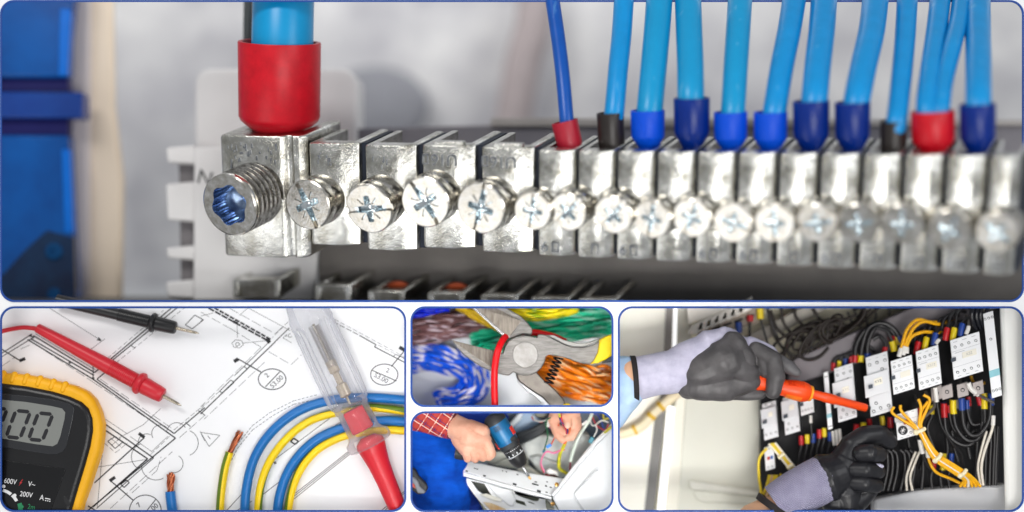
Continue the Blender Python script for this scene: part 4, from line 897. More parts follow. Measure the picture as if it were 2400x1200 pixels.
wire4([(2100, 40, 134), (2200, 60, 132), (2250, 150, 130), (2280, 240, 130)], 1.8, c_('blue4', (34, 60, 150)), 'blue wire looping near the upper right corner')
wire4([(2180, 180, 118), (2195, 240, 116), (2160, 320, 114)], 1.8, c_('white3', (214, 216, 212)), 'white wire ending in the large teal connector', [('connector', (2130, 358, 112), (26, 36), 0.45, teal)])
wire4([(2380, 190, 118), (2300, 260, 120), (2230, 330, 122), (2180, 390, 124)], 3.4, yl, 'yellow wire along the top of the side panel')
wire4([(2270, 40, 128), (2280, 110, 126), (2330, 100, 124), (2390, 90, 124)], 2.2, c_('yellow5', (190, 178, 50)), 'short yellow wire in the upper right corner')
slab4('junction', [(1450, 30), (1640, 30), (1630, 60), (1570, 100), (1480, 90)], 150, 12, c_('junction', (90, 90, 70)), None, 3)
tag(bpy.data.objects[-1] if False else [o for o in C.objects if o.name.startswith('junction')][0], 'small olive junction box left of the raised hand', 'junction box')
# --- the worker
S_skin = mat('skin', (226, 176, 150), 0.5, alt=(214, 152, 126), vscale=26, bump=0.15, bscale=260)
S_blue = mat('work_trousers', (0, 84, 200), 0.8, alt=(0, 62, 164), vscale=12, bump=1.0, bscale=16, stretch=(1, 1, 3), spec=0.2)
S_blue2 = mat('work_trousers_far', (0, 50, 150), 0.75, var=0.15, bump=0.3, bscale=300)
def plaid():
    m = bpy.data.materials.new('plaid_flannel'); m.use_nodes = True; nt = m.node_tree; N = nt.nodes; Lk = nt.links; p = N['Principled BSDF']; p.inputs['Roughness'].default_value = 0.85
    tc = N.new('ShaderNodeTexCoord'); mp = N.new('ShaderNodeMapping'); mp.inputs['Rotation'].default_value = (0, math.radians(-33), 0); Lk.new(tc.outputs['Object'], mp.inputs['Vector'])
    sp = N.new('ShaderNodeSeparateXYZ'); Lk.new(mp.outputs['Vector'], sp.inputs['Vector'])
    nz = N.new('ShaderNodeTexNoise'); nz.inputs['Scale'].default_value = 22; Lk.new(tc.outputs['Object'], nz.inputs['Vector'])
    def band(axis, period, off, width):
        a = N.new('ShaderNodeMath'); a.operation = 'MULTIPLY_ADD'; a.inputs[1].default_value = 1/period; a.inputs[2].default_value = off; Lk.new(sp.outputs[axis], a.inputs[0])
        b = N.new('ShaderNodeMath'); b.operation = 'MULTIPLY_ADD'; b.inputs[1].default_value = 0.16; Lk.new(nz.outputs['Fac'], b.inputs[0]); Lk.new(a.outputs[0], b.inputs[2])
        f = N.new('ShaderNodeMath'); f.operation = 'FRACT'; Lk.new(b.outputs[0], f.inputs[0])
        l = N.new('ShaderNodeMath'); l.operation = 'LESS_THAN'; l.inputs[1].default_value = width; Lk.new(f.outputs[0], l.inputs[0]); return l.outputs[0]
    col = None
    def over(prev, fac, c, k):
        x = N.new('ShaderNodeMix'); x.data_type = 'RGBA'; s = N.new('ShaderNodeMath'); s.operation = 'MULTIPLY'; s.inputs[1].default_value = k; Lk.new(fac, s.inputs[0]); Lk.new(s.outputs[0], x.inputs[0])
        if prev is None: x.inputs[6].default_value = (*lin((176, 44, 40)), 1)
        else: Lk.new(prev, x.inputs[6])
        x.inputs[7].default_value = (*lin(c), 1); return x.outputs[2]
    for ax in ('X', 'Z'):
        col = over(col, band(ax, 0.026, 0.0, 0.30), (196, 70, 58), 0.7)
        col = over(col, band(ax, 0.026, 0.55, 0.09), (240, 214, 196), 0.85)
        col = over(col, band(ax, 0.026, 0.25, 0.07), (44, 44, 110), 0.85)
    Lk.new(col, p.inputs['Base Color']); return m
man = thing('person', 'worker in blue trousers and red plaid shirt, one fist gripping the drill', 'person', p4(300, 1200, 120))
blob('legs', [(p4(150, 300, 150), 0.075, p4(330, 620, 140), 0.082), (p4(330, 620, 140), 0.082, p4(430, 1250, 130), 0.060), (p4(250, 600, 150), 0.07, p4(280, 1250, 135), 0.045), (p4(20, 450, 160), 0.06, p4(100, 750, 150), 0.055)], S_blue, man, 3.5, 4, folds=(34, 14))
blob('far_leg', [(p4(480, 420, 190), 0.055, p4(700, 1250, 180), 0.040), (p4(560, 700, 190), 0.05, p4(640, 1250, 178), 0.045)], S_blue2, man, 3.5, 4, folds=(30, 10))
blob('jacket_front', [(p4(650, 60, 190), 0.05, p4(860, 60, 190), 0.045), (p4(820, 80, 190), 0.04, p4(1050, 90, 190), 0.022), (p4(1050, 60, 192), 0.025, p4(1120, 100, 192), 0.012)], S_blue2, man, 3.5, 4, folds=(30, 10))
mb = MB(); mb.tube([p4(-90, -10, 112), p4(120, 70, 100), p4(330, 130, 90), p4(440, 170, 86), p4(510, 190, 84)], [0.044, 0.041, 0.037, 0.0345, 0.033], 24); mb.build('sleeve', plaid(), man, smooth=60)
mb = MB(); mb.tube([p4(500, 187, 84), p4(522, 194, 83)], [0.0335, 0.0325], 24); mb.build('cuff', mat('cuff_dark_red', (104, 26, 34), 0.8), man, smooth=60)
q = lambda x, y, d=62: p4(x, y, d)
blob('near_hand', [(q(470, 175, 84), .030, q(600, 235, 70), .030), (q(600, 235, 70), .031, q(720, 330, 60), .031), (q(700, 240, 66), .026, q(840, 270, 58), .022), (q(700, 330, 58), .030, q(860, 360, 52), .021), (q(600, 340, 66), .024, q(690, 450, 58), .024),
                   (q(868, 350, 48), .0115, q(930, 430, 44), .0115), (q(930, 430, 44), .0115, q(960, 520, 44), .0115), (q(960, 520, 44), .011, q(930, 555, 52), .010),
                   (q(800, 420, 46), .0115, q(850, 500, 42), .0115), (q(850, 500, 42), .0112, q(858, 560, 46), .0108), (q(720, 440, 48), .0115, q(762, 530, 43), .0112), (q(762, 530, 43), .011, q(768, 580, 48), .010),
                   (q(640, 450, 52), .0112, q(668, 530, 46), .0105), (q(668, 530, 46), .0102, q(678, 578, 50), .0092)], S_skin, man, 1.7, 3)
blob('far_hand', [(q(1840, -20, 118), .030, q(1870, 60, 108), .028), (q(1870, 60, 108), .026, q(1930, 180, 100), .019), (q(1930, 120, 104), .018, q(1880, 290, 98), .014), (q(1800, 60, 96), .0125, q(1850, 110, 88), .0115), (q(1850, 110, 88), .0115, q(1855, 175, 82), .0095),
                  (q(1960, 200, 96), .0115, q(1900, 320, 90), .0105), (q(1900, 320, 90), .010, q(1850, 330, 88), .009), (q(1700, 180, 110), .012, q(1740, 300, 98), .011), (q(1740, 300, 98), .0105, q(1790, 355, 92), .009), (q(1720, 60, 118), .018, q(1690, 120, 114), .015), (q(1760, 240, 102), .012, q(1850, 290, 96), .011), (q(1690, 130, 114), .013, q(1720, 260, 106), .011)], S_skin, man, 1.7, 3)
for x, y, d, a in ((1852, 186, 74, 0.0),):
    mb = MB(); mb.sphere(p4(x, y, d), 0.0068, 12, (1, .35, 1.2)); mb.build('thumb_nail', mat('nail', (226, 180, 158), 0.4), man)
for o_ in list(man.children): clip(o_, top=960, left=958)
# --- the drill
Db = mat('drill_blue', (0, 98, 150), 0.4, var=0.08); Dk = mat('drill_rubber', (48, 50, 52), 0.55, var=0.1, bump=0.2, bscale=400); Dr = mat('drill_red', (222, 56, 44), 0.4)
drill = thing('cordless_drill', 'blue and black cordless drill driving a screw into the white rail', 'drill', p4(1100, 400, 70))
P0 = p4(955, 55, 76); Pt = p4(1430, 840, 92); axd = (Pt-P0).normalized(); k = (Pt-P0).length/918*1000     # millimetres per traced unit
def dl(name, prof, m, parent=drill, n=32, sm=35): 
    mb = MB(); mb.lathe(P0, axd, [(a*k, b*k) for a, b in prof], n); return mb.build(name, m, parent, smooth=sm)
dl('rear_cap', [(0, 40), (8, 80), (30, 112), (60, 128), (92, 136), (108, 134)], Dk)
body = dl('motor_housing', [(104, 128), (108, 133), (300, 132), (380, 126), (385, 120)], Db)
dl('front_band', [(380, 120), (384, 127), (440, 122), (446, 114)], Dk)
ring = dl('clutch_ring', [(446, 96), (450, 112), (540, 106), (544, 98)], mat('drill_black', (30, 30, 32), 0.35))
dl('white_line', [(540, 100), (542, 107.5), (550, 107), (552, 98)], mat('drill_print', (220, 222, 224), 0.5))
dl('chuck', [(552, 98), (556, 105), (600, 103), (660, 88), (700, 66), (704, 50)], mat('drill_black', (30, 30, 32), 0.35))
dl('chuck_jaws', [(700, 46), (722, 40), (726, 24)], mat('chuck_steel', (190, 186, 176), 0.25, 1.0))
dl('bit_holder', [(724, 17), (735, 19), (840, 16), (850, 13)], mat('bit_steel', (176, 178, 180), 0.25, 1.0))
dl('bit', [(848, 13), (880, 15), (900, 12), (918, 4)], mat('bit_gold', (196, 156, 90), 0.3, 1.0))
# details on the housing
ctr = lambda t_: P0+axd*(t_*k/1000)
front = Vector((0, -1, 0)); front = (front-axd*front.dot(axd)).normalized(); sidev = axd.cross(front).normalized()
if sidev.x < 0: sidev = -sidev
def patch(name, t0, t1, a0, a1, r, th, m, parent):
    """curved shell piece lying on the housing, angle from the camera side towards the right"""
    mb = MB(); rings = []
    for tt in (t0, t1):
        ring_ = []
        for rr, seq in ((r+th, range(7)), (r, reversed(range(7)))):
            for i in seq:
                a = math.radians(lerp(a0, a1, i/6)); ring_.append(ctr(tt)+(front*math.cos(a)+sidev*math.sin(a))*(rr*k/1000))
        rings.append(ring_)
    mb.ring_loft(rings); return mb.build(name, m, parent, smooth=35, bevel=0.6)
patch('side_grip', 110, 380, -78, -58, 131, 8, Dk, body); patch('side_grip', 330, 380, 20, 62, 128, 6, Dk, body)
patch('speed_switch', 225, 320, 48, 74, 138, 10, Dr, body)
for i in range(4): patch('vent', 134+i*14, 141+i*14, -26, 8, 131.5, 2, Dk, body)
patch('window', 205, 340, -30, 26, 131.5, 2.5, mat('drill_blue_panel', (6, 112, 166), 0.35), body)
for i in range(9): patch('torque_mark', 462 if i % 2 else 466, 476 if i % 2 else 474, -52+i*13, -48+i*13, 111.5, 1.2, mat('drill_print', (220, 222, 224), 0.5), ring)
for i in range(4): patch('torque_arrow', 512, 534, -45+i*30, -38+i*30, 107, 1.5, mat('drill_print', (220, 222, 224), 0.5), ring)
for a in (-56, 50):
    mb = MB(); c0 = ctr(418)+(front*math.cos(math.radians(a))+sidev*math.sin(math.radians(a)))*(124*k/1000); mb.lathe(c0, (front*math.cos(math.radians(a))+sidev*math.sin(math.radians(a))), [(0, 3.4), (1.2, 3.2), (1.2, 1.6), (0.4, 1.2)], 12); mb.build('housing_screw', mat('screw_dark', (60, 66, 74), 0.3, 0.8), body)
patch('trigger', 310, 390, -84, -60, 128, 16, Dr, drill)
mb = MB(); mb.tube([p4(980, 420, 84), p4(800, 480, 84), p4(600, 500, 84), p4(535, 490, 84)], [0.022, 0.019, 0.019, 0.020], 20); mb.build('handle', Dk, drill, smooth=50)
# --- second drill battery hanging at the belt
t = thing('tool_battery', 'black and grey tool battery hanging at the left edge by the trousers', 'battery', p4(100, 1000, 60))
slab4('case', [(-40, 690), (60, 700), (110, 790), (205, 880), (215, 930), (180, 985), (100, 1000), (-40, 900)], 56, 30, Dk, t, 4)
slab4('grey_rail', [(-20, 770), (60, 800), (100, 840), (120, 900), (190, 960), (170, 985), (95, 985), (60, 900), (-20, 830)], 52, 8, mat('battery_grey', (120, 124, 132), 0.4), t, 2)
slab4('red_patch', [(20, 850), (60, 880), (70, 930), (20, 900)], 49, 6, mat('battery_red', (190, 80, 60), 0.4), t, 1.5)
# ================================================================== lower right view: gloved hands at a control cabinet
def z5(x, y): return (1440+x/2.474, 715+y/2.474)
def z6(x, y): return (1900+x/2.474, 715+y/2.474)
def z7(x, y): return (1740+x/4.211, 715+y/4.211)
def z8(x, y): return (2040+x/4.897, 715+y/4.897)
def nd(d): return d if d < 150 else 150+(d-150)*0.45
def slab5(name, pts, d, thick, m, parent=None, bevel=2, tr=None, seg=2):
    P = []
    for p in pts:
        q = tr(p[0], p[1]) if tr else (p[0], p[1]); P.append(at(q[0], q[1], nd(p[2] if len(p) > 2 else d)))
    mb = MB(); mb.prism(P, Vector((0, min(thick, 12 if d > 200 else thick)/1000, 0))); return mb.build(name, m, parent, smooth=35, bevel=bevel, bseg=seg)
C_cream = mat('cabinet_cream', (250, 246, 234), 0.5, var=0.03, vscale=4); C_grey = mat('cabinet_grey', (212, 211, 198), 0.5, var=0.05, vscale=4)
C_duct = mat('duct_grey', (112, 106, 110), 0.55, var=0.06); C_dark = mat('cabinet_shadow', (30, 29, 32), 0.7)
# --- cabinet shell
mb = MB(); tb = Fr(1900, 960, nd(440)); a = tb.L(1445, 713); b = tb.L(2440, 1235); mb.box(tb, a[0], b[0], b[1], a[1], -8, 0)
tag(mb.build('room_wall', mat('room_cream', (236, 230, 206), 0.6, var=0.04, vscale=3)), kind='structure')
t = thing('control_cabinet', 'open cream control cabinet with grey wiring ducts and mounting plate coloured dark as shade', 'cabinet', at(1900, 1200, nd(300)))
slab5('door_panel', [(1440, 714), (1562, 714), (1556, 950), (1520, 1235), (1440, 1235)], 350, 14, C_cream, t, 4)
slab5('door_gasket', [(1561, 714), (1579, 714), (1575, 830), (1560, 960), (1545, 960), (1556, 830)], 342, 14, mat('gasket_grey', (150, 144, 140), 0.6), t, 2)
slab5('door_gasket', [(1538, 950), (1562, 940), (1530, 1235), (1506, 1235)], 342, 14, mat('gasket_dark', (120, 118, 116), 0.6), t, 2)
slab5('white_edge', [(1579, 714), (1612, 714), (1606, 830), (1577, 826)], 336, 14, mat('edge_white_glare', (250, 250, 250), 0.3, var=0.01, emit=((255, 255, 255), 0.9)), t, 3)  # emission put in the material for the bright reflection on this edge
mb = MB(); mb.tube([at(1572, 952, nd(330)), at(1562, 1060, nd(322)), at(1545, 1235, nd(312))], 0.0095, 14); mb.build('white_edge', mat('edge_white_glare', (250, 250, 250)), t, smooth=60)  # shares the glowing material of the edge above
slab5('frame_upright', [(1588, 714), (1622, 714), (1618, 930), (1608, 940), (1588, 1235), (1552, 1235), (1582, 946)], 326, 14, mat('frame_beige', (226, 222, 208), 0.45, var=0.02), t, 4)
slab5('side_wall', [(1618, 900), (1800, 930), (1800, 1235), (1586, 1235), (1606, 940)], 318, 10, C_grey, t, 3)
slab5('wall_ledge', [(1615, 1126), (1780, 1150), (1780, 1165), (1618, 1148)], 290, 20, mat('ledge_light', (222, 220, 208), 0.45), t, 4)
slab5('ledge_body', [(1622, 1148), (1780, 1164), (1780, 1182), (1650, 1178), (1630, 1170)], 300, 14, C_grey, t, 4)
slab5('mounting_plate', [(1782, 880), (2060, 830), (2300, 732), (2365, 714), (2365, 1160), (2060, 1200), (1782, 1200)], 250, 10, C_dark, t, 2)  # near-black colour stands for the shadowed recess behind the contactors
slab5('upper_duct', [(1724, 800, 290), (1890, 714, 290), (1960, 714, 290), (1760, 815, 290)], 290, 30, mat('duct_beige', (166, 160, 150), 0.5), t, 4)
slab5('main_duct', [(1845, 905, 190), (1862, 842, 190), (1960, 797, 180), (2155, 714, 165), (2300, 714, 150), (2292, 740, 150), (2180, 784, 165), (2060, 832, 178), (1935, 880, 188)], 0, 26, C_duct, t, 4)
slab5('bottom_duct', [(2050, 1172, 120), (2140, 1152, 110), (2260, 1142, 100), (2362, 1136, 90), (2362, 1235, 90), (2050, 1235, 120)], 0, 40, mat('bottom_duct_grey', (202, 202, 204), 0.5, var=0.03), t, 5)
slab5('right_jamb', [(2347, 714, 40), (2440, 714, 40), (2440, 1235, 40), (2360, 1235, 40), (2354, 960, 40)], 0, 20, mat('jamb_white', (244, 243, 238), 0.45, var=0.01), t, 8)
# --- harness conduit on the door
mb = MB(); P = spline([at(1446, 1018, nd(300)), at(1476, 1012, nd(298)), at(1506, 996, nd(294)), at(1536, 964, nd(290)), at(1570, 935, nd(290)), at(1610, 905, nd(292))], 7); mb.tube(P, 0.0125, 16)
t = thing('cream_conduit', 'cream spiral conduit with yellow ties crossing the cabinet door', 'conduit', P[0]); mb.build('conduit', mat('conduit_cream', (238, 222, 188), 0.5, var=0.06, vscale=14), t, smooth=60)
for i in (9, 18, 23):
    mb = MB(); mb.tube([P[i], P[i+1].lerp(P[i+2], 0.5)], 0.0136, 16); mb.build('tie', mat('tie_yellow', (222, 176, 30), 0.45), t, smooth=40)
# --- terminal row at the top
G5 = Fr(1690, 745, 220, (1, -0.1, 0.18), (0.25, 0.1, 1), (-0.2, -1, -0.1))
t = thing('terminal_row', 'row of pale terminals on a rail in the upper left of the cabinet', 'terminals', at(1690, 790, 220))
for i in range(7):
    slab5('terminal', [(1611+i*19, 783-i*8), (1622+i*19, 762-i*8), (1650+i*19, 748-i*9), (1648+i*19, 772-i*8), (1634+i*19, 784-i*8.5)], 214, 40, mat('terminal_pale', (226, 220, 210), 0.45), t, 3)
slab5('rail', [(1625, 770), (1770, 714), (1796, 714), (1776, 760), (1700, 776), (1640, 792)], 232, 20, mat('rail_brown', (150, 136, 120), 0.5), t, 3)
for i in range(4): slab5('rail_slot', [(1668+i*26, 770-i*9), (1688+i*26, 763-i*9), (1690+i*26, 768-i*9), (1670+i*26, 775-i*9)], 229, 4, C_dark, t, 0)
slab5('upper_strip', [(1608, 714), (1740, 714), (1650, 748), (1614, 760)], 224, 20, mat('terminal_pale', (226, 220, 210), 0.45), t, 3)

# --- contactors
F5 = Fr(2060, 900, 96, (1, -0.22, 0.345), (-0.035, 0.22, 1), (-0.32, -1, 0.06))
E_wh = mat('contactor_white', (242, 242, 243), 0.42, var=0.02, vscale=20); E_gr = mat('contactor_grey', (222, 222, 224), 0.42, var=0.03, vscale=20); E_dk = mat('contactor_dark', (44, 44, 48), 0.5)
E_hole = mat('contactor_hole', (58, 60, 60), 0.6); E_tag = mat('contactor_tag', (240, 235, 220), 0.5, var=0.01); E_tab = mat('contactor_tab', (72, 78, 88), 0.45); E_seam = mat('contactor_print', (176, 176, 180), 0.5); E_txt2 = mat('tag_text_faint', (186, 184, 180), 0.6); E_txt = mat('tag_text', (60, 60, 66), 0.6)
GC = 'contactors and relays on the mounting rail'
def hole5(u, v, w, r, parent, m=None):
    mb = MB(); mb.lathe(F5.W(u, v, w-1.5), F5.ez, [(0, r), (2.3, r), (2.3, r*.75), (1.2, r*.6)], 14); return mb.build('terminal_hole', m or E_hole, parent, smooth=30)
def device(tl, br, name, label, cat, depth=62, holes=None, center=None, tabs=True, tagtext=None, front=None, w0=0, band=None, tagpos=None, holer=3.1, inner=True):
    u0, v1 = F5.L(*tl, w0); u1, v0 = F5.L(*br, w0); v0 -= (v1-v0)*0.05; v1 += (v1-v0)*0.02; W_, H_ = u1-u0, v1-v0
    t = thing(name, label, cat, F5.W((u0+u1)/2, v0, w0-depth), GC)
    mb = MB(); mb.box(F5, u0+1, u1-0.5, v0+1, v1-1, w0-depth, w0-5); mb.build('housing', E_dk, t, bevel=1.2)
    fc = front or E_wh
    mb = MB(); mb.box(F5, u0, u1, v0, v1, w0-6, w0); f = mb.build('front_cover', fc, t, bevel=1.2)
    top = w0
    if center:
        c0, c1, e0, e1 = center; mb = MB(); mb.box(F5, u0-W_*e0, u1-W_*e1, v0+H_*c0, v0+H_*c1, w0-1, w0+9); mb.build('raised_block', fc, t, bevel=1.4); top = w0+9
    for (fx, fy) in holes or []:
        hole5(u0+W_*fx, v0+H_*fy, w0, holer, f)
    if tabs:
        vv = v0+H_*0.50; uu = u0+W_*(-0.02 if not center else 0.06); mb = MB(); mb.box(F5, uu-1, uu+max(9, W_*.16), vv-4.5, vv+4.5, top-1, top+9); mb.build('switch_tab', E_tab, t, bevel=0.8)
    if tagtext is not None:
        tp = tagpos or (0.42, 0.5, 0.40, 0.13); uu, vv = u0+W_*tp[0], v0+H_*tp[1]
        mb = MB(); mb.box(F5, uu, uu+W_*tp[2], vv, vv+H_*tp[3], top-1, top+1.6); pl = mb.build('name_tag', E_tag, t, bevel=0.5)
        if tagtext: text_mb(tagtext, min(H_*tp[3]*.7, 9), F5, uu+W_*tp[2]/2, vv+H_*tp[3]/2, top+1.8, 0.5).build('tag_text', E_txt, pl, smooth=0) if False else text_mb(tagtext, min(H_*tp[3]*.7, 9), F5, uu+W_*tp[2]/2, vv+H_*tp[3]/2, top+1.8, 0.5).build('tag_text', E_txt if tagtext == 'KV2' else E_txt2, pl, smooth=0)
    if W_ > 40:                                          # moulded seams and rows of fine print
        for fy in ((0.30, 0.69) if not center else (0.05,)):
            mb = MB(); mb.box(F5, u0+1.5, u1-1.5, v0+H_*fy, v0+H_*fy+0.7, w0-0.6, w0+0.5); mb.build('seam', E_seam, f, smooth=0)
        for fx, fy, fw in ((0.10, 0.92, .14), (0.40, 0.92, .16), (0.72, 0.92, .14), (0.12, 0.64, .34), (0.14, 0.05, .12), (0.42, 0.05, .12), (0.72, 0.05, .12)) if not center else ((0.12, .94, .12), (.46, .94, .12), (.80, .94, .12)):
            mb = MB(); mb.box(F5, u0+W_*fx, u0+W_*(fx+fw), v0+H_*fy, v0+H_*fy+1.3, w0-0.5, w0+0.35); mb.build('fine_print', E_seam, f, smooth=0)
    if band:
        mb = MB(); mb.box(F5, u0-.3, u1+.3, v0+H_*band[0], v0+H_*band[1], w0-1, w0+1); mb.build('blue_band', mat('band_cyan', (150, 208, 218), 0.45), t, bevel=0.4)
    for i in range(4 if W_ > 40 else 0):                 # fins under the housing
        uu = u0+W_*(0.12+0.24*i); mb = MB(); mb.box(F5, uu, uu+2.5, v0-3, v0+1, w0-depth+8, w0-9); mb.build('fin', E_dk, t)
    return t
eight = [(x, y) for y in (0.16, 0.80) for x in (0.15, 0.38, 0.62, 0.86)]
six = [(0.16, 0.86), (0.50, 0.86), (0.86, 0.86), (0.70, 0.73), (0.30, 0.20), (0.16, 0.08), (0.48, 0.10), (0.84, 0.10)]
device(z6(1000, 60), z6(1108, 500), 'narrow_relay', 'tall narrow relay with a pale blue band beside the right jamb', 'relay', holes=[(.15, .93), (.5, .93), (.85, .93), (.5, .68), (.2, .08), (.52, .08), (.86, .08)], tabs=False, band=(0.24, 0.32), w0=4)
device(z6(808, 210), z6(1000, 438-66), 'contactor', 'white contactor with dark tab next to the narrow relay at the right', 'contactor', holes=eight, tagtext='KS2', tagpos=(.36, .46, .48, .15), holer=3.4)
device(z6(608, 275), z6(760, 500-56), 'contactor', 'white contactor right of the smaller auxiliary block', 'contactor', holes=eight, tagtext='KS12', tagpos=(.40, .46, .46, .15), holer=3.4)
device(z6(463, 330), z6(603, 530-56), 'auxiliary_block', 'white auxiliary block in front of the grey switch tagged KV2', 'contact block', holes=eight, tagtext='', tagpos=(.40, .42, .46, .17), w0=8, holer=3)
device(z6(318, 312), z6(474, 655-60), 'motor_switch', 'large grey motor switch tagged KV2 touched by the screwdriver', 'motor switch', front=E_gr, holes=six, center=(0.33, 0.70, 0.14, 0.02), tagtext='KV2', tagpos=(.30, .49, .38, .115), holer=4)
device(z6(135, 375), z6(268, 690-56), 'motor_switch', 'grey motor switch tagged KV1 behind the orange screwdriver shaft', 'motor switch', front=E_gr, holes=six, center=(0.28, 0.74, 0.14, 0.05), tagtext='KV1', tagpos=(.36, .50, .36, .11), holer=3.2, depth=52)
device(z6(74, 400), z6(126, 720-20), 'narrow_relay', 'slim relay with a pale blue band left of the switch tagged KV1', 'relay', holes=[(.25, .92), (.55, .92), (.8, .92), (.25, .05), (.55, .05), (.8, .05)], tabs=False, band=(0.2, 0.27), holer=1.8, depth=46)
device(z5(1072, 515), z5(1158, 650-36), 'auxiliary_block', 'small white auxiliary block under the screwdriver handle', 'contact block', holes=[(x, .2) for x in (.15, .38, .62, .86)], tagtext='', tagpos=(.4, .6, .4, .2), holer=2.4, depth=46)
device(z5(975, 545), z5(1076, 760-40), 'motor_switch', 'grey motor switch hanging below the gloved index finger', 'motor switch', front=E_gr, holes=[(.18, .14), (.5, .14), (.85, .14), (.3, .28)], center=(0.40, 0.92, 0.10, 0.03), tagtext='', tagpos=(.42, .62, .34, .14), holer=2.8, depth=44)
device(z5(855, 580), z5(950, 790-38), 'motor_switch', 'leftmost grey motor switch of the row', 'motor switch', front=E_gr, holes=[(.16, .14), (.5, .14), (.85, .14), (.3, .95), (.7, .95)], center=(0.34, 0.86, 0.10, 0.03), tagtext='', tagpos=(.44, .60, .30, .12), holer=2.6, depth=40)
# overload relays below
def overload(tl, br, label, big):
    t = device(tl, br, 'overload_relay', label, 'relay', tabs=False, holes=[(.85, .16), (.62, .16), (.85, .48)] if big else [(.5, .9), (.3, .12), (.7, .12)], w0=-6, depth=44, holer=3 if big else 2)
    u0, v1 = F5.L(*tl, -6); u1, v0 = F5.L(*br, -6); W_, H_ = u1-u0, v1-v0
    if big:
        mb = MB(); mb.lathe(F5.W(u0+W_*.28, v0+H_*.30, -6.5), F5.ez, [(0, 11), (2.5, 11), (2.5, 9), (1.5, 8)], 24); d = mb.build('dial', E_dk, t)
        for a in (0, 1.05, 2.1): 
            mb = MB(); c0 = F5.W(u0+W_*.28, v0+H_*.30, -4.2); mb.tube([c0-(F5.ex*math.cos(a)+F5.ey*math.sin(a))*.006, c0+(F5.ex*math.cos(a)+F5.ey*math.sin(a))*.006], .0008, 6); mb.build('dial_mark', E_wh, d)
        mb = MB(); mb.box(F5, u0+W_*.36, u0+W_*.62, v0+H_*.52, v0+H_*.68, -7, 4); mb.build('stop_button', mat('button_red', (200, 56, 36), 0.4), t, bevel=1)
        mb = MB(); mb.box(F5, u0-2, u0+W_*.5, v0+H_*.70, v0+H_*.92, -7, 0); mb.build('clear_flap', mat('flap_pale', (214, 214, 214), 0.3), t, bevel=1)
    else:
        mb = MB(); mb.box(F5, u0+W_*.25, u0+W_*.55, v0+H_*.42, v0+H_*.56, -7, -3); mb.build('stop_button', mat('button_red', (200, 56, 36), 0.4), t, bevel=.6)
        mb = MB(); mb.box(F5, u0+W_*.6, u0+W_*.85, v0+H_*.42, v0+H_*.56, -7, -3); mb.build('reset_button', mat('button_blue', (40, 110, 190), 0.4), t, bevel=.6)
    return t
overload(z6(490, 640), z6(632, 790-50), 'overload relay with black dial and red button below the auxiliary block', True)
overload(z5(868, 830), z5(932, 964-24), 'small overload relay with red and blue buttons at the lower left of the row', False)
u0, v1 = F5.L(*z6(720, 500), -30); u1, v0 = F5.L(*z6(1000, 560), -30)
t = thing('terminal_strip', 'grey lower terminals sticking out beneath the two right contactors', 'terminals', F5.P(*z6(860, 560), -40))
for i, x in enumerate((700, 760, 850, 940)):
    fr_u, fr_v = F5.L(*z6(x, 520-(x-700)*.12), -24); mb = MB(); mb.box(F5, fr_u, fr_u+26, fr_v-16, fr_v+16, -60, -24); b_ = mb.build('terminal', mat('base_grey', (186, 176, 172), 0.5), t, bevel=1.5); hole5(fr_u+13, fr_v, -24, 5, b_)

# --- cables with coloured sleeves
Cbt = mat('cable_brown_black', (38, 30, 26), 0.4, var=0.2, spec=0.35); Cb = mat('cable_black', (28, 26, 28), 0.28, var=0.15); Cw = mat('cable_white', (226, 218, 204), 0.4, var=0.05); Cy = mat('cable_yellow', (240, 176, 14), 0.36, var=0.06); Cy2 = mat('cable_lemon', (226, 196, 40), 0.4)
SL = {'r': mat('sleeve_red', (190, 24, 34), 0.32), 'y': mat('sleeve_yellow', (232, 204, 24), 0.34), 'b': mat('sleeve_blue', (28, 66, 150), 0.32), 'w': mat('sleeve_white', (232, 228, 222), 0.4)}
CN = {'r': 'red', 'y': 'yellow', 'b': 'blue', 'w': 'white'}
GW = 'sleeved cables of the control cabinet'
def cab(pts, r, m, label, tr=z6, sleeves=(), text=None, name='control_cable'):
    """pts (x, y, depth) traced; sleeves: (start index fraction a..b, colour, radius)"""
    P = spline([at(*tr(p[0], p[1]), nd(p[2])) for p in pts], 8)
    if not sleeves:
        mb = MB(); mb.tube(P, r/1000, 12); return tag(mb.build(name, m, smooth=60), label, 'cable', GW)
    t = thing(name, label, 'cable', P[0], GW)
    mb = MB(); mb.tube(P, r/1000, 12); mb.build('insulation', m, t, smooth=60); n = len(P)-1
    for a, b, c, rr in sleeves:
        q = P[int(a*n):max(int(b*n), int(a*n)+1)+1]; mb = MB(); mb.tube(q, rr/1000, 16); mb.build('sleeve', SL[c], t, smooth=45)
    return t
